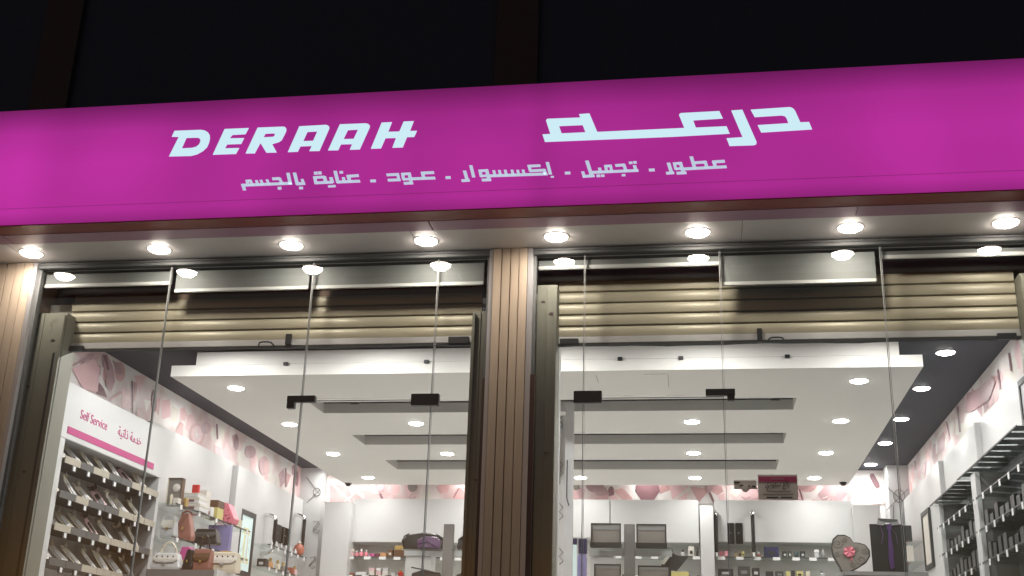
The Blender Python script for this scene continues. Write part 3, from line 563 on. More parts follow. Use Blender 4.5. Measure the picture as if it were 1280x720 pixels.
# self service cabinet
CX, CY0, CY1, CZ = -3.80, 6.376, 7.80, 3.36
sc = thing('display_cabinet', 'white self service display cabinet with a magenta stripe and four stocked shelves', 'cabinet', (-3.92, 7.08, FL))
bx('back_panel', 'back_grey', sc, XL + .003, -4.035, CY0, CY1, FL, 3.0)
bx('header', 'laminate_white', sc, -4.034, CX, CY0, CY1, 3.02, CZ, bevel=.003)
bx('stile', 'laminate_white', sc, -4.034, CX, CY0, CY0 + .085, FL, 3.018); bx('stile', 'laminate_white', sc, -4.034, CX, CY1 - .04, CY1, FL, 3.018)
bx('stripe', 'pink_bar', sc, CX + .0005, CX + .003, CY0 + .09, CY1 - .15, 3.055, 3.098)
RX = Matrix(((0, 0, 1, 0), (1, 0, 0, 0), (0, 1, 0, 0), (0, 0, 0, 1)))      # text: x -> +Y, y -> +Z, faces +X
def text(body, size, parent, m, mtx, sx=1., name='lettering', th=.001):
    c = bpy.data.curves.new('t', 'FONT'); c.body = body; c.size = size; c.extrude = th; c.resolution_u = 3
    o = bpy.data.objects.new('t', c); col.objects.link(o); bpy.context.view_layer.update()
    me = bpy.data.meshes.new_from_object(o.evaluated_get(bpy.context.evaluated_depsgraph_get())); bpy.data.objects.remove(o)
    if len(body) > 1 and any(ord(ch) > 0x600 for ch in body):       # joined letters overlap: one glyph at a time, each a hair higher
        def ext(b_):
            c.body = b_; o2 = bpy.data.objects.new('t', c); col.objects.link(o2); bpy.context.view_layer.update()
            m2 = bpy.data.meshes.new_from_object(o2.evaluated_get(bpy.context.evaluated_depsgraph_get())); bpy.data.objects.remove(o2); return m2
        mx_ = lambda m2: max(v.co.x for v in m2.vertices)
        bar = mx_(ext('|')); bm = bmesh.new()
        for i_, ch in enumerate(body):
            if ch == ' ': continue
            off = mx_(ext(body[:i_] + '|')) - bar; g = ext(ch); g.transform(Matrix.Translation((off, 0, .0004 * (i_ % 3)))); bm.from_mesh(g)
        bm.to_mesh(me); bm.free()
    me.transform(Matrix.Diagonal((sx, 1, 1, 1))); wd = max(v.co.x for v in me.vertices) if me.vertices else 0
    me.transform(Matrix.Translation(-ORG[parent.name]) @ mtx)
    me.materials.clear(); me.materials.append(M[m]); o = bpy.data.objects.new(name, me); col.objects.link(o); o.parent = parent; return wd
text('Self Service', .082, sc, 'pink_text', Matrix.Translation((CX + .001, 6.585, 3.175)) @ RX, .93)
text('\uFE94\uFEF4\uFE97\uFE8D\uFEAB \uFE94\uFEE3\uFEAA\uFEA7', .085, sc, 'pink_text', Matrix.Translation((CX + .001, 7.08, 3.178)) @ RX, .95)
# cards on the shelves
def card(m, bow, label, dark=False):
    t = thing('accessory_card', label, 'accessory')
    R = Matrix.Translation((0, 0, .012)) @ Matrix.Rotation(-.45, 4, 'Z') @ Matrix.Rotation(math.radians(-30), 4, 'Y') @ Matrix.Rotation(math.radians(32), 4, 'X')          # leans back, askew
    MB().box(-.004, 0, -.024, .024, 0, .17, R).build('card', m, t)
    MB().box(.0002, .004, -.012, .012, .015, .10, R).build('clasp', 'silver' if not dark else 'dark', t)
    mb = MB()
    for s_ in (-1, 1): mb.quad([R @ Vector(p) for p in ((.014, 0, .145), (.02, s_ * .036, .170), (.01, s_ * .030, .135), (.012, s_ * .006, .13))])
    mb.box(.003, .020, -.007, .007, .133, .150, R).build('bow', bow, t)
    return t
variants = [card('cream', 'ivory', ''), card('ivory', 'cream', ''), card('palepink', 'dark', '', True), card('taupe', 'cream', '')]
first_used = [False] * 4
SHZ = [2.905, 2.698, 2.506, 2.305]; SN = ['top', 'second', 'third', 'lowest']; DC = ['cream', 'ivory', 'pale pink', 'taupe']
for k, z in enumerate(SHZ):
    sh = bx('shelf', 'shelf_grey', sc, -4.034, CX + .012, CY0 + .087, CY1 - .042, z - .012, z)
    y = CY0 + .089; i = 0
    while y < CY1 - .05:
        wdt = min(random.choice((.16, .19, .21)), CY1 - .043 - y); mlip = ['beige_board', 'shelf_grey', 'beige_board', 'shelf_grey', 'shelf_grey', 'beige_board', 'beige_board'][(i + k) % 7]
        if wdt > .03: bx('shelf_lip', mlip, sh, CX + .013, CX + .019, y, y + wdt - .004, z - .03, z + .012)
        y += wdt; i += 1
    for j in range(7):
        yy = CY0 + .20 + j * .175 + random.uniform(-.025, .025)
        bx('price_tag', 'tag', sh, CX + .020, CX + .022, yy, yy + .026, z - .062, z - .034)
        bx('tag_holder', 'dark', sh, CX + .0135, CX + .0195, yy - .012, yy + .04, z - .066, z - .0305)
    MB().quad([(-4.03, CY0 + .09, z - .016), (-4.03, CY1 - .05, z - .016), (CX - .02, CY1 - .05, z - .13), (CX - .02, CY0 + .09, z - .13)]) 
    for j in range(7):
        v = random.choice((0, 0, 1, 1, 2, 3)); loc = (-3.835, CY0 + .16 + j * .185 + random.uniform(-.03, .03), z + .003)
        lb = '%s bow card, %s from left on the %s self service shelf' % (DC[v], ORD[j], SN[k])
        if not first_used[v]: first_used[v] = True; o = variants[v]; o.location = loc; o['label'] = lb; o['group'] = 'accessory cards in the self service cabinet'
        else: o = dup(variants[v], loc, lb, 'accessory cards in the self service cabinet')
        o.rotation_euler[2] = random.uniform(-.4, .45); o.rotation_euler[1] = random.uniform(-.12, .12)
for v in range(4):
    if not first_used[v]:
        for c in list(variants[v].children): bpy.data.objects.remove(c)
        bpy.data.objects.remove(variants[v])

# ---------------------------------------------------------------- generic goods, built at a shelf height and sized from what shows
def seat(x0, x1, ybot, ytop, Z, Y=None):        # returns X0, X1, Y, Ztop for something standing on height Z
    if Y is None: Y = atZ((x0 + x1) / 2, ybot, Z).y
    xc = (x0 + x1) / 2; yc = (ybot + ytop) / 2
    return atY(x0, yc, Y).x, atY(x1, yc, Y).x, Y, atY(xc, ytop, Y).z
def carton(name, label, cat, X0, X1, Y, Z, Z1, D, m, lid=None, print_=None, group=None):
    t = thing(name, label, cat, ((X0 + X1) / 2, Y, Z), group); h = Z1 - Z
    if lid: bx('base', m, t, X0, X1, Y, Y + D, Z, Z + h * .62, bevel=.002); bx('lid', lid, t, X0 - .002, X1 + .002, Y - .002, Y + D + .002, Z + h * .625, Z1, bevel=.002)
    else: bx('carton', m, t, X0, X1, Y, Y + D, Z, Z1, bevel=.002)
    if print_: w_ = X1 - X0; bx('front_print', print_, t, X0 + w_ * .25, X1 - w_ * .25, Y - .0035, Y - .0022, Z + h * .25, Z + h * .58)
    return t
def bottle(label, X0, X1, Y, Z, Z1, m, cap, group=None):
    h = Z1 - Z; w_ = X1 - X0; c = Vector(((X0 + X1) / 2, Y + w_ / 2, Z)); t = thing('perfume_bottle', label, 'perfume', c, group); r = w_ / 2
    MB().lathe(c, [(r * .9, 0), (r, h * .06), (r, h * .52), (r * .8, h * .6), (r * .35, h * .66), (r * .35, h * .70)], 12).build('flask', m, t)
    MB().lathe(c + Vector((0, 0, h * .701)), [(r * .5, 0), (r * .5, h * .27), (r * .3, h * .299)], 10).build('cap', cap, t); return t
def gshelf(label, x0, x1, y0, y1, z, front='y', tags=0, th=.008):
    t = thing('glass_shelf', label, 'shelf', ((x0 + x1) / 2, (y0 + y1) / 2, z))
    bx('glass', 'shelf_glass', t, x0, x1, y0, y1, z - th, z)
    if front == 'y': bx('rail', 'dark', t, x0, x1, y0 - .008, y0 - .001, z - .010, z - .001)
    elif front == 'x': bx('rail', 'dark', t, x1 + .001, x1 + .008, y0, y1, z - .010, z - .001)
    else: bx('rail', 'charcoal', t, x0 - .008, x0 - .001, y0, y1, z - .010, z - .001)
    for j in range(tags):
        if front == 'y': xx = x0 + .05 + (x1 - x0 - .12) * (j + random.uniform(-.2, .2)) / max(1, tags - 1); bx('price_tag', 'tag', t, max(x0, xx), max(x0, xx) + .055, y0 - .012, y0 - .0085, z - .034, z - .004)
        elif front == 'x': yy = y0 + .06 + (y1 - y0 - .15) * j / max(1, tags - 1); bx('price_tag', 'tag', t, x1 + .0085, x1 + .012, yy, yy + .035, z - .036, z - .004)
        else: yy = y0 + .06 + (y1 - y0 - .15) * j / max(1, tags - 1); bx('price_tag', 'tag', t, x0 - .012, x0 - .0085, yy, yy + .035, z - .042, z - .004)
    return t
def bag(label, X0, X1, Y, Z, Z1, D, m, flap=None, hm=None, hh=.5, studs=0, taper=.12, chain=False):
    t = thing('handbag', label, 'handbag', ((X0 + X1) / 2, Y, Z)); h = Z1 - Z; w_ = X1 - X0; tp = w_ * taper; xc = (X0 + X1) / 2
    sec = lambda z, i, b: [(X0 + i, Y + b, z), (X0 + i + .006, Y + b * .4, z), (X1 - i - .006, Y + b * .4, z), (X1 - i, Y + b, z), (X1 - i, Y + D - b, z), (X0 + i, Y + D - b, z)]
    MB().loft([sec(Z, .006, .012), sec(Z + h * .15, 0, .006), sec(Z + h * .6, tp * .5, .014), sec(Z1 - h * .03, tp, D * .25), sec(Z1, tp + .008, D * .33)]).build('body', m, t, bevel=.002)
    if flap:
        q = lambda z, i, y: [(X0 + i, y, z), (X1 - i, y, z)]
        mb = MB(); a = q(Z1 + .002, tp, Y + D * .2); b = q(Z + h * .62, tp * .5, Y - .003); c_ = q(Z + h * .45, w_ * .2, Y - .005)
        mb.loft([[a[0], a[1], Vector(a[1]) + Vector((0, .006, 0)), Vector(a[0]) + Vector((0, .006, 0))], [b[0], b[1], Vector(b[1]) + Vector((0, .008, 0)), Vector(b[0]) + Vector((0, .008, 0))], [c_[0], c_[1], Vector(c_[1]) + Vector((0, .006, 0)), Vector(c_[0]) + Vector((0, .006, 0))]]).build('flap', flap, t)
    bx('clasp', 'gold' if not studs else 'silver', t, xc - w_ * .06, xc + w_ * .06, Y - .012, Y - .004, Z + h * .36, Z + h * .48, bevel=.002)
    if hm:
        pts = [(X0 + w_ * .2 + w_ * .6 * i / 12, Y + D * .5, Z1 - .005 + h * hh * math.sin(math.pi * i / 12) ** .7) for i in range(13)]
        MB().tube(pts, .007 if not chain else .005, 6).build('handle', hm, t)
    for i in range(studs): 
        xx = X0 + tp + (w_ - 2 * tp) * (i + .5) / studs; MB().lathe((xx, Y - .004, Z + h * .78), [(.006, 0), (.005, .003), (.001, .005)], 8, 'y').build('stud', 'dark', t)
    return t

# gifts on the glass shelf right of the self service cabinet
GZ = 2.86
gshelf('glass shelf of gift boxes right of the self service cabinet', XP + .002, -3.70, 7.86, 9.30, GZ, 'x', 5)
gshelf('lower glass shelf with handbags under the gift boxes', XP + .002, -3.70, 7.86, 9.30, 2.63, 'x', 5)
a, b, Y, t1 = seat(208, 226, 631, 598, GZ); Y = 8.0; a, b, Y, t1 = seat(209, 226, 631, 598, GZ, Y)
t = thing('gift_case', 'open taupe gift box standing upright with a pale round compact inside', 'gift box', ((a + b) / 2, Y, GZ))
bx('case', 'taupe', t, a, b, Y + .012, Y + .05, GZ, t1); bx('case_side', 'cream', t, a - .004, a, Y, Y + .05, GZ, t1); bx('case_side', 'brown', t, b, b + .004, Y, Y + .05, GZ, t1); bx('case_top', 'brown', t, a - .004, b + .004, Y, Y + .05, t1, t1 + .004)
MB().lathe(((a + b) / 2 + .012, Y + .008, GZ + (t1 - GZ) * .66), [(.026, -.003), (.030, .002), (.020, .008), (.002, .010)], 18, 'y').build('compact', 'ivory', t)
MB().lathe(((a + b) / 2 - .016, Y + .004, GZ + .008), [(.012, 0), (.010, .03), (.013, .06), (.006, .075)], 10).build('brush', 'cream', t)
Y = 8.22; zc = GZ
for i, (h, sh_) in enumerate(((.052, 0), (.045, -.006), (.03, -.012))):
    a, b, _, _1 = seat(226, 252, 625, 600, GZ, Y); carton('gift_box', '%s white lidded gift box in the stack beside the taupe case' % ('bottom', 'middle', 'top')[i], 'gift box', a + .004, b + sh_ * 2.2, Y + i * .004, zc, zc + h, .16, 'white', 'ivory', 'mauve' if i < 2 else None); zc += h + .003
a, b, _, t1 = seat(239, 247, 630, 609, GZ, 8.47); carton('gift_box', 'small red box standing on end behind the white gift box stack', 'gift box', a, b, 8.47, GZ, t1 + .02, .03, 'red')
a, b, _, t1 = seat(248, 257, 640, 613, GZ, 8.47); carton('gift_box', 'slim white and pink box standing beside the red box', 'gift box', a, b, 8.47, GZ, t1, .09, 'ivory', None, 'pink')
a, b, _, t1 = seat(257, 272, 648, 625, GZ, 8.62); carton('gift_box', 'yellow green wrapped gift box left of the spotted pink one', 'gift box', a, b, 8.62, GZ, t1, .12, 'yellow', 'brown')
# spotted faceted box
a, b, Y, t1 = seat(269, 293, 655, 627, GZ, 8.85); h = t1 - GZ; w_ = b - a
t = thing('gift_box', 'pink faceted gift box with dark red spots at the end of the gift shelf', 'gift box', ((a + b) / 2, Y, GZ))
hexa = [(a, GZ), (a + w_ * .9, GZ), (b, GZ + h * .22), (a + w_ * .62, GZ + h * .92), (a + w_ * .15, t1), (a - w_ * .02, GZ + h * .8)]
MB().loft([[(x, Y, z) for x, z in hexa], [(x, Y + .12, z) for x, z in hexa]]).build('carton', 'pink', t, bevel=.003)
for i in range(26):
    x = a + w_ * random.uniform(.06, .88); z = GZ + h * random.uniform(.06, .85)
    if (x - a) / w_ + (z - GZ) / h * .75 < 1.12: MB().poly([[(x + random.uniform(.004, .007) * math.cos(k), Y - .0002, z + .006 * math.sin(k)) for k in (0, 1, 2.1, 3.1, 4.2, 5.2)]], Vector((0, -1, 0)), .001).build('spot', 'maroon', t)
for i, (y_, m_, h_) in enumerate(((7.95, 'ivory', .05), (8.08, 'gold', .07), (8.36, 'palepink', .06), (8.55, 'white', .08), (8.74, 'brick', .06), (9.02, 'ivory', .10), (9.14, 'cream', .07))):
    carton('gift_box', 'small %s carton, %s from the cabinet, at the front edge of the gift shelf' % (m_.replace('palepink', 'pale pink').replace('brick', 'brick red'), ORD[i]), 'gift box', -3.765, -3.725, y_, GZ, GZ + h_, .05, m_, None, 'mauve' if i % 2 else None)
# second shelf
a, b, Y, t1 = seat(200, 219, 668, 645, 2.63, 8.0); bag('white handbag with a lid flap on the lower glass shelf', a, b, Y, 2.632, t1, .08, 'silver', 'ivory')
a, b, Y, t1 = seat(218, 240, 672, 641, 2.63, 8.12); t = bag('brownish pink slouchy handbag leaning on the lower glass shelf', a, b, Y, 2.632, t1, .09, 'blush', None, 'blush', .12, taper=.28)
a, b, Y, t1 = seat(239, 271, 686, 666, 2.60, 8.35); bag('black boxy handbag with a flat lid on the lower glass shelf', a, b, Y, 2.632, t1 + .03, .1, 'dark', 'charcoal')
a, b, Y, t1 = seat(259, 286, 690, 656, 2.60, 8.75)
t = thing('gift_bag', 'lilac blue paper gift bag hanging under the spotted pink box', 'gift bag', ((a + b) / 2, Y, 2.632)); MB().loft([[(a, Y, 2.632), (b, Y, 2.632), (b, Y + .06, 2.632), (a, Y + .06, 2.632)], [(a - .004, Y + .01, t1), (b + .004, Y + .01, t1), (b + .004, Y + .05, t1), (a - .004, Y + .05, t1)]]).build('bag', 'lilac', t)
MB().tube([(a + .03 + (b - a - .06) * i / 8, Y + .008, t1 - .02 + .05 * math.sin(math.pi * i / 8)) for i in range(9)], .003).build('handle', 'navy', t)
MB().lathe(((a + b) / 2, Y - .002, 2.70), [(.024, -.001), (.022, .003), (.014, .004)], 14, 'y').build('emblem', 'ivory', t)
# counter with handbags at the front left
CZL = 2.43
t = thing('display_counter', 'grey topped counter carrying handbags at the lower left', 'counter', (-3.55, 7.6, FL))
p0, p1 = atY(183, 711, 7.55), atY(268, 711, 7.55)
bx('plinth', 'counter', t, p0.x, p1.x, 7.55, 8.0, FL, p0.z - .002); bx('end_panel', 'laminate_white', t, p1.x + .001, p1.x + .02, 7.551, 8.0, FL, p1.z - .004); CZL = p0.z
def cb(label, x0, x1, top, Y, m, **k): a, b, _, t1 = seat(x0, x1, 709, top, CZL, Y); return bag(label, a, b, Y, CZL, t1, .1, m, **k)
cb('white studded handbag with arched handle at the left end of the counter', 188, 224, 691, 7.57, 'white', flap='ivory', hm='cream', hh=.75, studs=4)
cb('black narrow handbag between the white studded bag and the brown one', 228, 241, 686, 7.60, 'black', taper=.25)
cb('magenta soft purse behind the black narrow handbag', 220, 240, 683, 7.74, 'magenta', taper=.2)
cb('yellow purse peeping out behind the white studded bag', 214, 226, 694, 7.72, 'yellow', taper=.2)
cb('brown bucket handbag with a dark arched handle on the counter', 240, 262, 686, 7.62, 'blush', flap='brown', hm='dark', hh=.7, taper=.05)
cb('cream handbag with gold chain trim at the right end of the counter', 260, 296, 690, 7.70, 'cream', flap='ivory', hm='gold', hh=.1, studs=5, taper=.04)

# framed poster on the left wall
def frame_on_x(label, X, n, y0, y1, z0, z1, screen, fw=.045):
    t = thing('framed_poster', label, 'poster', (X, (y0 + y1) / 2, z0)); e = n * .02
    A, B = sorted((X, X + e)); 
    bx('frame', 'dark', t, A, B, y0, y0 + fw, z0, z1); bx('frame', 'dark', t, A, B, y1 - fw, y1, z0, z1); bx('frame', 'dark', t, A, B, y0 + fw, y1 - fw, z1 - fw, z1); bx('frame', 'dark', t, A, B, y0 + fw, y1 - fw, z0, z0 + fw)
    A, B = sorted((X, X + n * .012)); bx('print', screen, t, A, B, y0 + fw, y1 - fw, z0 + fw, z1 - fw); return t
t = frame_on_x('dark framed backlit poster with a pale column motif on the left wall', XP, 1, 9.66, 10.02, 2.55, 3.105, 'poster_light')
for q, m_ in (([(9.76, 2.66), (9.94, 2.66), (9.94, 2.71), (9.76, 2.71)], 'poster_cream'), ([(9.79, 2.715), (9.83, 2.715), (9.84, 2.9), (9.80, 2.9)], 'poster_cream'), ([(9.87, 2.715), (9.90, 2.715), (9.90, 2.9), (9.88, 2.9)], 'ivory'), ([(9.75, 2.905), (9.93, 2.905), (9.90, 2.96), (9.78, 2.96)], 'poster_cream')):
    MB().poly([[(XP + .0125, y, z) for y, z in q]], Vector((1, 0, 0)), .0008).build('poster_motif', m_, t)
for x, y, lb in ((437, 608, 'small black dome camera under the rear left of the white ceiling'), (1054, 606, 'small black dome camera under the rear right of the white ceiling')):
    p = atZ(x, y - 3, ZW); p.y = min(p.y, 11.22); t = thing('dome_camera', lb, 'camera', (p.x, p.y, ZW)); MB().lathe((p.x, p.y, ZW), [(.036, -.0005), (.036, -.010)], 18).build('base', 'black', t); MB().lathe((p.x, p.y, ZW), [(.028, -.0105), (.027, -.020), (.019, -.030), (.003, -.034)], 18).build('dome', 'black_gloss', t)
for q in (((805, 468), (834, 467)), ((835, 467.5), (836, 484)), ((745, 469), (748, 478))):
    a_, b_ = atZ(*q[0], ZW), atZ(*q[1], ZW); MB().tube([a_ + Vector((0, 0, .0006)), b_ + Vector((0, 0, .0006))], .0022, 5).build('hairline_crack', 'grey', sc_)
# black bars with chrome ends (left wall, seen side on; back wall, seen face on)
def bar(label, base, out, z0, z1, group):
    t = thing('pull_bar', label, 'bar', base, group); b = Vector(base); o = Vector(out)
    pts = [b + Vector((0, 0, z0))] + [b + o * math.sin(k * .5236) + Vector((0, 0, z0 + .045 * (1 - math.cos(k * .5236)))) for k in (1, 2, 3)]
    pts2 = [b + o * math.sin(k * .5236) + Vector((0, 0, z1 - .045 * (1 - math.cos(k * .5236)))) for k in (3, 2, 1)] + [b + Vector((0, 0, z1))]
    bz = Vector((0, 0, base[2])); pts = [p - bz for p in pts]; pts2 = [p - bz for p in pts2]
    MB().tube([pts[-1] + Vector((0, 0, .001)), pts2[0] - Vector((0, 0, .001))], .018, 10).build('grip', 'black_gloss', t)
    MB().tube(pts, .0195, 10).build('chrome_end', 'chrome', t); MB().tube(pts2, .0195, 10).build('chrome_end', 'chrome', t)
for i, (x, y) in enumerate(((329, 640), (366, 640))):
    p = atX(x, 665, XP - .029); bar('black bar with chrome ends on the left wall, %s of the black plaques' % ('nearer side' if i == 0 else 'farther side'), (XP - .029, p.y, 2.7), (.11, 0, 0), atX(x, 692, XP).z, atX(x, 641, XP).z, 'black bars with chrome ends')
for i, x in enumerate((895, 941)):
    YFB = 11.25; p = atY(x, 665, YFB); bar('black bar with chrome ends on the back wall, %s of the two black plaques' % ('left' if i == 0 else 'right'), (p.x, YFB - .001, 2.9), (0, -.07, 0), atY(x, 697, YFB).z, atY(x, 640, YFB).z, 'black bars with chrome ends')

# ---------------------------------------------------------------- back wall: panels, niches, shelves
YF = 11.26            # face of the white panels; the shelves sit in the niche under them
pY = lambda x, y, Y=YF: atY(x, y, Y)
def header(label, xa, xb, yb=678):
    a, b = pY(xa, yb).x, pY(xb, yb).x; z = pY((xa + xb) / 2, yb).z
    t = thing('wall_panel', label, 'panel', (a, YF, z)); bx('board', 'laminate_white', t, a, b, YF, YB - .014, z, ZB - .006, bevel=.002); return t
header('wide white header panel over the left back shelves', 437, 598)
header('white header panel above the tablet displays on the back wall', 690, 762, 672); header('broad white header panel between the tablet displays and the grey pier', 763, 874)
header('long white header panel over the right back shelves', 894, 1068)
def pier(label, xa, xb, top, m='laminate_white', Y=YF - .12): 
    a, b = atY(xa, 690, Y).x, atY(xb, 690, Y).x; t = thing('pier', label, 'panel', (a, Y, FL)); bx('board', m, t, a, b, Y, YB - .014, FL, min(ZB - .004, atY((xa + xb) / 2, top, Y).z), bevel=.002)
pier('narrow white pier left of the right back shelves', 876, 893, 632)
pier('white pier at the right end of the back wall', 1070, 1104, 632)
def niche(label, xa, xb, zs, ntags, m='back_grey'):
    a, b = pY(xa, 700).x, pY(xb, 700).x
    t = thing('shelf_niche', label, 'shelves', ((a + b) / 2, YF, 2.2)); bx('back_panel', m, t, a, b, YB - .02, YB - .013, 2.0, pY(xa, 672).z + .12)
    for z in zs:
        s_ = bx('shelf', 'shelf_glass', t, a, b, YF - .03, YB - .021, z - .008, z); bx('shelf_rail', 'charcoal', s_, a, b, YF - .036, YF - .031, z - .012, z + .001)
        for j in range(ntags):
            xx = a + .04 + (b - a - .12) * j / (ntags - 1) + random.uniform(-.02, .02); bx('price_tag', 'tag', s_, max(a, xx), max(a, xx) + .066, YF - .041, YF - .0365, z - .030, z - .002)
    return t
Zu = atY(500, 696, YF - .03).z; Zl = atY(500, 719.5, YF - .03).z
niche('grey backed shelves with pink and brown perfumes, left part of the back wall', 431, 598, (Zu, Zl), 9)
Zu2 = atY(980, 696.5, YF - .03).z; Zl2 = atY(980, 721, YF - .03).z
niche('grey backed shelves with dark perfume boxes, right part of the back wall', 893, 1070, (Zu2, Zl2), 8)
Zu3 = Zu2; niche('grey backed shelves behind the tablet displays on the back wall', 762, 875, (Zu3, Zl2), 5)
def goods(rows, Z, where, Y0=YF - .005):
    for i, (x0, x1, top, m, kind, extra, desc) in enumerate(rows):
        yb = 697 if Z > 2.85 else 720
        a, b, _, t1 = seat(x0 + .4, x1 - .4, yb, top, Z, Y0); wh = where % ORD[i]
        if kind == 'b': bottle('%s perfume bottle, %s' % (desc, wh), a, b, Y0, Z + .001, t1, m, extra, 'perfumes on the back shelves')
        else: carton('perfume_box', '%s perfume box, %s' % (desc, wh), 'perfume', a, b, Y0, Z + .001, t1, .07, m, extra if kind == 'l' else None, extra if kind == 'p' else None, 'perfumes on the back shelves')
goods([(431, 436, 686, 'ivory', 'l', 'white', 'white'), (437, 442, 686, 'palepink', 'l', 'ivory', 'pale pink'), (443, 448, 688, 'pink', 'b', 'silver', 'pink'), (448, 454, 686, 'pink', 'b', 'white', 'pink'), (454, 460, 687, 'pink', 'b', 'silver', 'rose pink'), (461, 468, 692, 'magenta', 'c', None, 'low magenta'), (469, 474, 692, 'maroon', 'c', None, 'low dark red'), (475, 483, 691, 'orange', 'c', None, 'low orange'), (484, 491, 687, 'brown', 'p', 'cream', 'brown'), (493, 512, 682, 'brown', 'l', 'gold', 'large brown')], Zu, '%s from the left on the upper left back shelf')
goods([(513, 519, 688, 'silver', 'p', 'dark', 'grey'), (522, 527, 689, 'taupe', 'b', 'dark', 'taupe'), (531, 536, 690, 'gold', 'p', 'dark', 'gold brown'), (586, 593, 688, 'ivory', 'c', None, 'white')], Zu, '%s right of the large brown box, back shelf')
goods([(431, 442, 716, 'brick', 'c', None, 'brick red'), (444, 458, 715, 'white', 'c', None, 'wide white'), (461, 468, 710, 'ivory', 'l', 'palepink', 'white capped'), (470, 476, 710, 'palepink', 'l', 'white', 'pale pink'), (478, 485, 710, 'ivory', 'l', 'silver', 'ivory'), (488, 494, 716, 'silver', 'c', None, 'low silver'), (496, 504, 712, 'red', 'b', 'gold', 'red'), (506, 513, 714, 'gold', 'c', None, 'gold')], Zl, '%s from the left on the lower left back shelf')
goods([(899, 904, 689, 'pink', 'c', None, 'coral pink'), (905, 911, 689, 'pink', 'p', 'palepink', 'coral'), (918, 922, 689, 'gold', 'b', 'dark', 'gold'), (923, 927, 689, 'brown', 'b', 'gold', 'brown'), (927, 931, 689, 'yellow', 'p', 'dark', 'yellow'), (937, 943, 689, 'taupe', 'c', None, 'taupe'), (945, 952, 690, 'blush', 'b', 'silver', 'blush'), (955, 974, 683.5, 'navy', 'p', 'dark', 'large navy'), (978, 984, 689, 'dark', 'p', 'silver', 'black'), (985, 990, 689, 'charcoal', 'p', 'silver', 'charcoal'), (993, 999, 689, 'teal', 'p', 'dark', 'dark teal'), (1000, 1007, 689, 'dark', 'p', 'silver', 'black'), (1018, 1024, 687, 'silver', 'l', 'white', 'silver'), (1026, 1032, 687, 'grey', 'b', 'silver', 'grey')], Zu2, '%s from the left on the upper right back shelf')
goods([(897, 917, 711, 'dark', 'p', 'silver', 'wide black'), (922, 938, 708, 'charcoal', 'p', 'grey', 'tall charcoal'), (940, 950, 710, 'dark', 'p', 'silver', 'black'), (957, 967, 714, 'dark', 'c', None, 'low black'), (969, 980, 714, 'charcoal', 'p', 'grey', 'low charcoal'), (982, 988, 714, 'yellow', 'c', None, 'yellow'), (989, 994, 713, 'dark', 'c', None, 'narrow black'), (995, 1004, 714, 'yellow', 'p', 'dark', 'yellow and black'), (1007, 1013, 714, 'cream', 'c', None, 'cream'), (1024, 1032, 713, 'silver', 'b', 'grey', 'silver')], Zl2, '%s from the left on the lower right back shelf')
goods([(851, 856, 687, 'silver', 'b', 'dark', 'silver'), (860, 868, 683, 'ivory', 'p', 'dark', 'ivory'), (870, 873, 684, 'dark', 'b', 'black', 'slim black'), (806, 813, 690, 'brick', 'p', 'pink', 'brick and pink'), (797, 803, 690, 'dark', 'c', None, 'small black'), (762, 768, 690, 'mauve', 'b', 'palepink', 'mauve'), (774, 779, 690, 'silver', 'b', 'white', 'silver')], Zu3, '%s one behind the tablet displays')
# black plaques between the bars
for i, (x0, x1) in enumerate(((909, 917.5), (919, 928))):
    a, b, z1, z0 = pY(x0, 654, YF - .004).x, pY(x1, 654, YF - .004).x, pY(920, 654, YF).z, pY(920, 680, YF).z
    t = thing('black_plaque', '%s of the pair of black glossy plaques on the back wall' % ('left' if i == 0 else 'right'), 'plaque', (a, YF, z0)); bx('plate', 'black_gloss', t, a, b, YF - .018, YF - .002, z0, z1, bevel=.002); bx('emblem', 'grey', t, a + .02, a + .035, YF - .0195, YF - .0182, (z0 + z1) / 2, (z0 + z1) / 2 + .006)
for i, (x0, x1) in enumerate(((343, 350.5), (352, 360))):
    A = atX(x0, 668, XP - .02); B = atX(x1, 668, XP - .02); z1, z0 = atX(350, 656, XP).z, atX(350, 679, XP).z
    t = thing('black_plaque', '%s of the pair of black glossy plaques on the left wall' % ('nearer' if i == 0 else 'farther'), 'plaque', (XP, A.y, z0)); bx('plate', 'black_gloss', t, XP - .028, XP - .005, A.y, B.y - .01, z0, z1, bevel=.002); bx('emblem', 'grey', t, XP - .0048, XP - .003, A.y + .04, A.y + .07, (z0 + z1) / 2, (z0 + z1) / 2 + .006)
# perfume shelf on the left wall
p0, p1 = atX(322, 690, -3.80), atX(368, 690, -3.80)
zls = atX(345, 692, -3.80).z
gshelf('short glass shelf on the left wall below the black plaques', XP - .028, -3.80, 10.0, 11.05, zls + .06, 'x', 6); gshelf('lower glass shelf on the left wall near the corner column', XP - .028, -3.80, 10.0, 11.05, zls - .13, 'x', 6)
for i, (y, m_, k) in enumerate(((10.1, 'dark', 'c'), (10.28, 'orange', 'b'), (10.47, 'cream', 'b'), (10.62, 'taupe', 'b'), (10.8, 'brick', 'c'), (10.94, 'palepink', 'b'))):
    lb = '%s item from the left, lower glass shelf near the corner column' % ORD[i]
    if k == 'b': bottle(lb.replace('item', m_.replace('palepink', 'pale pink') + ' perfume bottle'), -3.90, -3.845, y, zls - .129, zls - .03, m_, 'gold')
    else: carton('perfume_box', lb.replace('item', m_ + ' box'), 'perfume', -3.92, -3.84, y, zls - .129, zls - .06, .08, m_, None, 'silver')
for i in range(6): bottle('tiny clear vial, %s from the left under the black plaques' % ORD[i], -3.845, -3.815, 10.16 + i * .13, zls + .061, zls + .115, 'silver', 'white')
p = atX(379, 690, -3.83); t = thing('trinket', 'red and white round trinket at the foot of the farther black bar', 'ornament', (-3.84, 10.95, zls + .061))
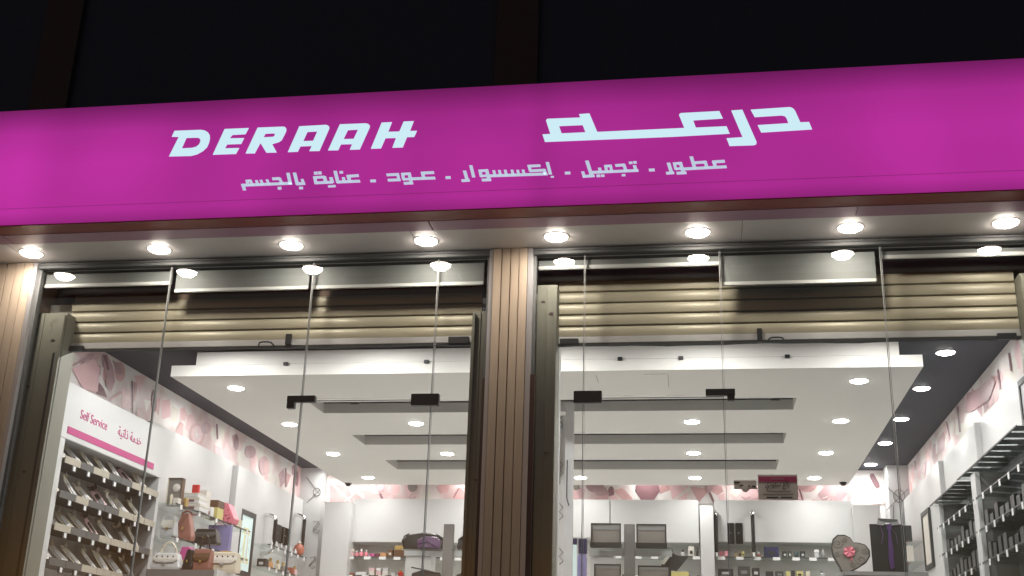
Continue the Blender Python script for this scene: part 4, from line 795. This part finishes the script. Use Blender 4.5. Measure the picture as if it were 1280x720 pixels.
MB().lathe((-3.84, 10.95, zls + .061), [(.012, 0), (.045, .02), (.055, .06), (.04, .10), (.01, .12)], 14).build('body', 'brick', t); MB().lathe((-3.84, 10.95, zls + .181), [(.018, 0), (.02, .012), (.004, .02)], 10).build('knob', 'ivory', t)

# ---------------------------------------------------------------- island displays: tablets, bags
def island(label, x0, x1, Y, glass_y, px0, px1, ptop, sh0, sh1, m='counter'):
    a, b = atY(px0, 690, Y).x, atY(px1, 690, Y).x; t = thing('display_stand', label, 'stand', ((a + b) / 2, Y, FL))
    bx('post', m, t, a, b, Y - .04, Y, FL, atY((px0 + px1) / 2, ptop, Y - .04).z, bevel=.002)
    z = atY((sh0 + sh1) / 2, glass_y, Y - .10).z; s0, s1 = atY(sh0, glass_y, Y - .1).x, atY(sh1, glass_y, Y - .1).x
    bx('glass_top', 'shelf_glass', t, s0, a - .0005, Y - .1, Y + .22, z - .010, z); bx('glass_top', 'shelf_glass', t, b + .0005, s1, Y - .1, Y + .22, z - .010, z)
    bx('body', 'laminate_white', t, s0 + .02, (a + s0) / 2 + .06, Y + .02, Y + .2, FL, z - .04); bx('bracket', 'silver', t, s0 + .01, s1 - .01, Y + .004, Y + .016, z - .05, z - .011)
    return z
ZI = island('grey post display stand with glass shelf carrying the tablet shaped cases', 735, 842, 9.0, 684.5, 780.5, 794, 655, 733, 841)
def case(label, x0, x1, top, bot, Y, Z, tilt=False):
    a, b, _, t1 = seat(x0, x1, bot, top, Z, Y); h = t1 - Z; t = thing('display_case', label, 'case', ((a + b) / 2, Y, Z))
    bx('base', 'black', t, a - .004, b + .004, Y - .03, Y + .05, Z + .001, Z + h * .2, bevel=.002)
    for A, B, C, D in ((a, a + .008, Z + h * .2, t1), (b - .008, b, Z + h * .2, t1)): bx('frame', 'black', t, A, B, Y, Y + .018, C, D)
    bx('frame', 'black', t, a + .0085, b - .0085, Y, Y + .018, t1 - .008, t1); bx('panel', 'taupe', t, a + .0085, b - .0085, Y + .010, Y + .016, Z + h * .2, t1 - .0085)
    bx('inner_strip', 'grey', t, a + .0085, b - .0085, Y + .006, Y + .0095, t1 - h * .26, t1 - .009)
    return t
case('upper left black framed display case with a grey panel', 738.5, 776, 654, 683, 8.92, ZI); case('upper right black framed display case with a grey panel', 795.5, 833, 655, 683, 8.92, ZI)
Z2 = atY(790, 728, 8.9).z
for i, (x0, x1, top) in enumerate(((742.5, 776), (797.5, 837))  and ((742.5, 776, 705), (797.5, 837, 707))):
    case('lower %s black framed display case, cut by the bottom of the picture' % ('left', 'right')[i], x0, x1, top, 728, 8.86, Z2)
t = thing('glass_shelf', 'lower glass shelf of the tablet stand, just below the picture', 'shelf', (-.8, 8.9, Z2)); bx('glass', 'shelf_glass', t, atY(735, 728, 8.8).x, atY(841, 728, 8.8).x, 8.82, 8.955, Z2 - .01, Z2)
# black folded paper shape and yellow box
pts = [(821, 715), (838, 690), (846, 694), (860, 697), (852, 707), (846, 714), (838, 713)]
t = thing('folded_paper', 'black pointed folded paper fan beside the right display cases', 'decoration', tuple(atY(838, 712, 9.15)))
MB().poly([[atY(x, y, 9.15) for x, y in pts]], Vector((0, -1, 0)), .01).build('fold', 'dark', t); MB().poly([[atY(x, y, 9.13) for x, y in ((832, 697), (838, 688), (841, 691), (830, 706), (826, 704))]], Vector((0, -1, 0)), .008).build('fold_edge', 'ivory', t)
MB().tube([atY(838, 712, 9.16), Vector((atY(838, 712, 9.16).x, 9.16, FL))], .006).build('stem', 'dark', t)
Zy = atY(848, 730, 9.1).z; a, b, _, t1 = seat(839, 861, 730, 714.5, Zy, 9.1); t = carton('gift_box', 'mustard yellow box at the bottom edge near the black paper fan', 'gift box', a, b, 9.1, Zy, t1, .12, 'yellow'); bx('leg_block', 'counter', t, a, b, 9.101, 9.22, FL, Zy - .001)
# reflection of a screen, built as a blue column with a glowing panel
a, b, _, t1 = seat(716, 720.8, 720, 673, 2.5, 9.6); c, d, _, _1 = seat(721, 733, 720, 673, 2.5, 9.6)
t = thing('screen_reflection', 'blue screen reflection built as a column left of the tablet cases', 'stand', ((a + d) / 2, 9.6, FL))
bx('light_panel', 'poster_light', t, a - .06, b, 9.6, 9.62, FL, t1 - .05); bx('panel_top', 'navy', t, a - .06, b, 9.598, 9.622, t1 - .049, t1)
MB().lathe(((c + d) / 2, 9.65, FL), [((d - c) / 2, 0), ((d - c) / 2, t1 - FL - .16), ((d - c) * .42, t1 - FL - .12)], 18).build('tube', 'lilac', t); bx('tube_head', 'navy', t, c + .01, d, 9.62, 9.68, t1 - .115, t1)
# white post with zigzag wires right behind the middle column
t = thing('partition', 'white partition edge with zigzag wire pattern right of the middle column', 'partition', (-.74, 6.6, FL))
pa, pb = atY(691.5, 560, 6.42).x, atY(698.5, 560, 6.42).x; bx('white_edge', 'laminate_white', t, pa, pb, 6.42, 6.46, FL, 3.6)
pc, pd = atY(696, 620, 8.40).x, atY(707, 620, 8.40).x; bx('zigzag_board', 'laminate_white', t, pc, pd, 8.40, 8.43, FL, ZW - .001)
pe, pf = atY(705.5, 620, 7.98).x, atY(716, 620, 7.98).x; bx('grey_post', 'silver', t, pe, pf, 7.98, 8.02, FL, ZW - .001)
for ys in ((514, 536), (576, 596), (629, 650), (685, 706)):
    q = [(699 + (k % 2) * 5, ys[0] + (ys[1] - ys[0]) * k / 4) for k in range(5)]; MB().tube([atY(x, y, 8.396) for x, y in q], .0022, 5).build('wire_line', 'wire', t)
    q = [(704 - (k % 2) * 5, ys[0] + (ys[1] - ys[0]) * k / 4) for k in range(5)] if ys[0] < 560 else None
    if q: MB().tube([atY(x, y, 8.390) for x, y in q], .0022, 5).build('wire_line', 'wire', t)
MB().tube([atY(709, 575, 7.965), atY(708.3, 622, 7.965), atY(711, 632, 7.965)], .004).build('dark_edge', 'dark', t)
MB().tube([atY(699, 562, 8.392), atY(699, 605, 8.392)], .006).build('grey_edge', 'grey', t)
# left island with bags
ZL = island('grey post display stand with glass shelf carrying the dark purple bags', 500, 600, 9.3, 685, 554.5, 567, 655, 500, 600)
def softbag(label, prof, Y, Z, D, m, hm=None, strap=None, name='handbag'):
    P = [atY(x, y, Y) for x, y in prof]; dz = Z + .001 - min(p.z for p in P); P = [p + Vector((0, 0, dz)) for p in P]; c = sum(P, Vector()) / len(P)
    t = thing(name, label, 'handbag', (c.x, Y, Z)); ring = lambda s_, y: [Vector((c.x + (p.x - c.x) * s_, y, max(Z + .001, c.z + (p.z - c.z) * s_))) for p in P]
    mb = MB(); mb.sm = True; mb.loft([ring(.8, Y), ring(.97, Y + D * .15), ring(1, Y + D * .4), ring(1, Y + D * .65), ring(.85, Y + D)]).build('body', m, t)
    if strap: MB().tube([atY(x, y, Y - .004) + Vector((0, 0, dz)) for x, y in strap], .006).build('strap', hm, t)
    return t
softbag('black overnight bag with a loop handle lying on the left glass display shelf', [(503, 683), (553, 683), (553, 667), (545, 662), (528, 661), (508, 664), (502, 672)], 9.35, ZL, .12, 'dark', 'black', [(505, 680), (503, 672), (506, 666), (512, 663)])
softbag('shiny purple clutch in front of the black overnight bag', [(521, 681), (549, 682), (551, 672), (545, 667), (530, 666), (521, 671)], 9.25, ZL, .07, 'plum', 'purple', [(522, 676), (535, 673), (548, 681)])
softbag('black bag at the right end of the left display stand', [(571, 682), (592, 682), (592, 667), (583, 664), (574, 667)], 9.30, ZL, .12, 'dark', 'black', [(572, 680), (574, 669), (580, 665)])
z5 = atY(540, 727, 9.2).z
t = thing('glass_shelf', 'lower glass shelf of the left display stand, just below the picture', 'shelf', (-2.1, 9.2, z5)); bx('glass', 'shelf_glass', t, atY(505, 725, 9.2).x, atY(553, 725, 9.2).x, 9.15, 9.255, z5 - .01, z5); bx('glass', 'shelf_glass', t, atY(568, 725, 9.2).x, atY(598, 725, 9.2).x, 9.15, 9.255, z5 - .01, z5)
softbag('dark handbag with a raised strap at the bottom edge of the left window', [(512, 727), (551, 727), (549, 716), (530, 712), (514, 717)], 9.18, z5, .07, 'dark', 'black', [(514, 710), (524, 712), (538, 715), (549, 717)])
softbag('second dark handbag right of the grey post at the bottom edge', [(569, 727), (592, 727), (590, 717), (580, 714), (570, 718)], 9.18, z5, .07, 'dark')

# ---------------------------------------------------------------- counter on the right with the heart box and black gift bag
YC = 8.0; q0, q1 = atY(1054, 714, YC), atY(1160, 714, YC); ZC = q0.z
t = thing('display_counter', 'grey counter carrying the heart box and the black gift bag', 'counter', ((q0.x + q1.x) / 2, YC, FL)); bx('plinth', 'counter', t, q0.x, q1.x, YC, YC + .4, FL, ZC - .025); bx('top', 'grey', t, q0.x - .004, q1.x, YC - .006, YC + .4, ZC - .0245, ZC)
# heart box with scrolls and a pink bow
HP = [(1050, 713), (1046, 706), (1041, 697), (1039, 687), (1041, 677), (1047, 671.5), (1056, 671.5), (1063, 675), (1067, 681), (1074, 681.5), (1082, 684), (1087.5, 691), (1088, 699), (1083, 707), (1074, 713), (1062, 719), (1052, 718)]
Yh = YC + .09; P = [atY(x, y, Yh) for x, y in HP]; zmin = min(p.z for p in P); P = [p + Vector((0, 0, ZC + .001 - zmin)) for p in P]; dz = ZC + .001 - zmin
t = thing('heart_box', 'grey heart shaped box with scrollwork and a pink bow on the right counter', 'gift box', (atY(1064, 710, Yh).x, Yh, ZC))
cen = sum(P, Vector()) / len(P)
for nm, s0, ya, yb, mm in (('base', .97, .02, .07, 'charcoal'), ('rim', 1., 0, .02, 'dark')):
    MB().loft([[Vector((cen.x + (p.x - cen.x) * s0, Yh + ya, cen.z + (p.z - cen.z) * s0)) for p in P], [Vector((cen.x + (p.x - cen.x) * s0, Yh + yb, cen.z + (p.z - cen.z) * s0)) for p in P]]).build(nm, mm, t)
MB().poly([[Vector((cen.x + (p.x - cen.x) * .93, Yh, cen.z + (p.z - cen.z) * .93)) for p in P]], Vector((0, -1, 0)), .003).build('lid', 'taupe', t)
def h2(x, y, d=.006): q = atY(x, y, Yh); return Vector((q.x, Yh - d, q.z + dz))
for cx, cy, r, s_ in ((1047, 683, 5, 1), (1056, 678, 3, -1), (1047, 696, 3, 1), (1076, 703, 5, -1), (1066, 709, 3, 1), (1081, 692, 3.5, 1), (1070, 690, 3, -1)):
    MB().tube([h2(cx + s_ * 1.4 * r * (1 - k / 12) * math.cos(k * .85), cy + 1.3 * r * (1 - k / 12) * math.sin(k * .85), .004) for k in range(11)], .0016, 5).build('scroll', 'charcoal', t)
for k in range(6):
    an = k * 1.047 + .3; c0 = h2(1061.5 + 7 * math.cos(an), 693 + 6 * math.sin(an), .012)
    MB().loft([[h2(1061.5, 693, .012) + Vector((.004 * math.cos(an + 1.57), 0, -.004 * math.sin(an + 1.57))), h2(1061.5, 693, .006), h2(1061.5, 693, .012) - Vector((.004 * math.cos(an + 1.57), 0, -.004 * math.sin(an + 1.57))), h2(1061.5, 693, .016)],
               [c0 + Vector((.019 * math.cos(an + 1.57), 0, -.019 * math.sin(an + 1.57))), c0 + Vector((0, .004, 0)), c0 - Vector((.019 * math.cos(an + 1.57), 0, -.019 * math.sin(an + 1.57))), c0 + Vector((0, -.012, 0))]]).build('bow_loop', 'pink', t)
MB().loft([[h2(1062, 694, .010), h2(1064, 693, .010), h2(1064, 693, .008), h2(1062, 694, .008)], [h2(1063, 705, .006), h2(1066, 703, .006), h2(1066, 703, .004), h2(1063, 705, .004)]]).build('bow_tail', 'pink', t)
# black gift bag with shirt collar and purple tie
Yb = YC + .06; q = lambda x, y, Y=Yb: atY(x, y, Y)
a, b, z1 = q(1089, 690).x, q(1128, 690).x, q(1108, 655).z; e_ = q(1137, 690).x
t = thing('gift_bag', 'black gift bag shaped like a shirt with a purple tie on the right counter', 'gift bag', ((a + b) / 2, Yb, ZC))
MB().loft([[(a + .003, Yb, ZC + .001), (b, Yb, ZC + .001), (e_ - .004, Yb + .10, ZC + .001), (a + .02, Yb + .10, ZC + .001)], [(a, Yb + .004, z1), (b + .003, Yb + .004, z1), (e_, Yb + .096, z1), (a + .02, Yb + .096, z1)]]).build('bag', 'black', t, bevel=.002)
for pts, m_, y_ in (([(1096, 656), (1097, 648.5), (1109, 652), (1104, 657)], 'grey', .002), ([(1124, 656), (1122, 650), (1110, 652), (1115, 657)], 'grey', .002), ([(1097, 648), (1122, 649.5), (1121, 652), (1110, 653.5), (1099, 651)], 'charcoal', .0)):
    MB().poly([[q(x, y, Yb + y_) for x, y in pts]], Vector((0, -1, 0)), .008).build('collar', m_, t)
MB().poly([[q(x, y, Yb - .001) for x, y in ((1109, 655), (1114, 655), (1115, 660), (1113, 664), (1117, 690), (1118, 710), (1113, 712), (1111, 700), (1110, 680), (1110, 664), (1108, 660))]], Vector((0, -1, 0)), .006).build('tie', 'purple', t)
for s_ in (-1, 1): MB().tube([q(1105 + s_ * 5, 657, Yb - .003), q(1112 + s_ * 8, 668, Yb - .004), q(1112 + s_ * 10, 680, Yb - .003)], .002).build('ribbon', 'plum', t)

# ---------------------------------------------------------------- right wall: panels, poster, striped shelves
wallpanel('plain white panel along the rear of the right wall', XR - .075, XR - .001, 9.573, 11.24, FL, ZB - .004)
wallpanel('white pier standing proud of the right wall beside the framed mirror', 1.79, XR - .001, 9.30, 9.57, FL, ZB - .02)
wallpanel('white panel over the far striped shelves on the right wall', XR - .075, XR - .001, 8.305, 9.297, 3.10, ZB - .004)
wallpanel('shallow white pier above the striped shelves on the right wall', 1.79, XR - .001, 8.0, 8.302, 3.10, ZB - .02)
wallpanel('white panel over the near striped shelves on the right wall', XR - .075, XR - .001, 6.3, 7.997, 3.10, ZB - .004)
t = frame_on_x('narrow dark framed pale mirror on the right wall', XR - .0755, -1, 9.97, 10.32, 2.72, 3.19, 'ivory', .035)
t = frame_on_x('grey framed plate high on the right wall next to the shopfront', XR - .0755, -1, 6.45, 6.90, 3.16, 3.42, 'silver', .03)
XS = 1.68; XBK = XR - .012
def upright(label, y0, y1, zt): 
    t = thing('shelf_upright', label, 'panel', (XS, y0, FL)); bx('edge', 'laminate_white', t, XS, XS + .03, y0, y1, FL, zt, bevel=.002); bx('side', 'mid_grey', t, XS + .031, XBK, y0 + .01, y1 - .01, FL, zt)
upright('white upright at the far end of the right wall shelves', 8.85, 8.99, 3.04); upright('white upright between the two bays of right wall shelves', 7.63, 7.76, 3.04); upright('white upright at the near end of the right wall shelves', 6.36, 6.39, 3.04)
t = thing('back_board', 'grey back panel behind the right wall shelves', 'panel', (XBK, 7.3, FL)); bx('board', 'shelf_back', t, XBK + .0005, XBK + .008, 6.395, 8.845, FL, 3.09)
LV = [3.058, 2.865, 2.668, 2.475]; LN = ['top', 'second', 'third', 'lowest']
wal = None
for bay, (ya, yb) in enumerate(((7.77, 8.84), (6.40, 7.62))):
    bn = ('far', 'near')[bay]
    for k, z in enumerate(LV):
        if k == 0: ya_, yb_ = ((8.06, 9.06), (6.44, 8.03))[bay]; z += .008 * bay
        else: ya_, yb_ = ya, yb
        gshelf('%s glass shelf in the %s bay of the right wall' % (LN[k], bn), XS - .02, XBK - .002, ya_, yb_, z, '-x', 0 if k == 0 else 6)
        n = (6, 9)[bay] if k == 0 else (5, 6)[bay] if k == 1 else (8, 9)[bay]
        for j in range(n):
            yy = ya_ + .03 + (yb_ - ya_ - .06) * (j + .5) / n; lb = 'dark flat case, %s from the street, %s shelf, %s bay, right wall' % (ORD[j], LN[k], bn)
            if k < 2:
                loc = (XS + .085, yy, z + .002); rz = random.uniform(-.10, .10) + (.45 if k == 1 else .06)
                if wal is None:
                    wal = thing('flat_case', lb, 'case', (0, 0, 0), 'flat cases on the right wall shelves'); MB().box(-.092, .092, -.050, .050, 0, .007).build('case', 'black', wal, bevel=.001); MB().box(-.0925, -.088, -.01, .01, .0072, .010).build('clasp', 'silver', wal); wal.location = loc; wal.rotation_euler[2] = rz
                else: dup(wal, loc, lb, 'flat cases on the right wall shelves', rz)
            else:
                h = random.choice((.08, .10, .12)); carton('perfume_box', lb.replace('flat case', 'upright box').replace('dark', ('charcoal', 'dull charcoal', 'dark grey', 'black')[j % 4]), 'perfume', XS + .02, XS + .09, yy - .045, z + .001, z + h, .085, ('charcoal', 'charcoal', 'dark', 'black')[j % 4], None, ('grey', None, 'silver', None)[j % 4], 'upright boxes on the right wall shelves')
        if k >= 2:
            t = thing('shelf_tray', 'dark shallow tray lining the %s shelf of the %s bay, right wall' % (LN[k], bn), 'tray', (XS, ya, z)); bx('tray', 'charcoal', t, XS + .095, XBK - .01, ya + .02, yb - .02, z + .001, z + .012)
# products glimpsed between the gift bag and the mirror
for k, zq in enumerate((atX(1146, 672, 1.74).z, atX(1146, 700, 1.74).z)):
    gshelf('%s small glass shelf on the right wall behind the gift bag' % ('upper', 'lower')[k], 1.66, XR - .077, 10.36, 11.2, zq, '-x', 5)
    for j in range(4):
        carton('perfume_box', '%s box, %s from the mirror, on the %s small shelf behind the gift bag' % (('black', 'ivory', 'red', 'cream')[(j + k) % 4], ORD[j], ('upper', 'lower')[k]), 'perfume', 1.68, 1.74, 10.42 + j * .18, zq + .001, zq + .13, .09, ('dark', 'ivory', 'red', 'cream')[(j + k) % 4], None, None, 'boxes behind the gift bag')

# ---------------------------------------------------------------- signs stuck on the right glass door
def onglass(label, x0, y0, x1, y1):
    a = atY(x0, y0, YG - .002); b = atY(x1, y1, YG - .002); t = thing('door_sign', label, 'sign', (a.x, YG, b.z)); bx('plate', 'plate', t, a.x, b.x, YG - .005, YG - .001, b.z, a.z); return t, a, b
t, a, b = onglass('grey door sign with a dark pink header and Arabic lines on the right glass', 947, 593.5, 998, 625)
H_s = a.z - b.z
bx('header_band', 'plate_pink', t, a.x + .004, b.x - .004, YG - .0062, YG - .0051, a.z - .29 * H_s, a.z - .07 * H_s)
RT = lambda x, z: Matrix.Translation((x, YG - .0062, z)) @ Matrix.Rotation(math.pi / 2, 4, 'X')
wd = text('\uFEF1\uFEA9\uFEEE\uFECC\uFEB3 \uFECA\uFE8B\uFE8E\uFE91', .042, t, 'ink', RT(a.x + .035, a.z - .47 * H_s), .62, th=.0003)
for i, (u0, u1, dz_) in enumerate(((.22, .82, .63), (.12, .88, .75), (.2, .5, .88), (.56, .85, .88))):
    bx('text_line', 'faint_ink' if i < 2 else 'ink', t, a.x + (b.x - a.x) * u0, a.x + (b.x - a.x) * u1, YG - .0058, YG - .0051, a.z - dz_ * H_s - .005, a.z - dz_ * H_s)
bx('header_text', 'pink_ink', t, a.x + .065, b.x - .065, YG - .0068, YG - .0063, a.z - .20 * H_s, a.z - .14 * H_s)
t, a, b = onglass('small brownish grey sticker left of the door sign on the right glass', 917, 600.5, 946, 611.5)
MB().lathe((atY(931.5, 610, YG).x, YG - .0055, b.z + .004), [(.020, -.0005), (.020, .0005), (.014, .001)], 20, 'y').build('half_disc', 'plate', t)
for x, y, w_ in ((918, 602, 6), (925, 606, 5), (930, 608, 3), (933, 607, 4), (940, 607, 4)): q = atY(x, y, YG - .006); bx('mark', 'ink', t, q.x, q.x + w_ * .0042, YG - .0062, YG - .0052, q.z - .006, q.z)
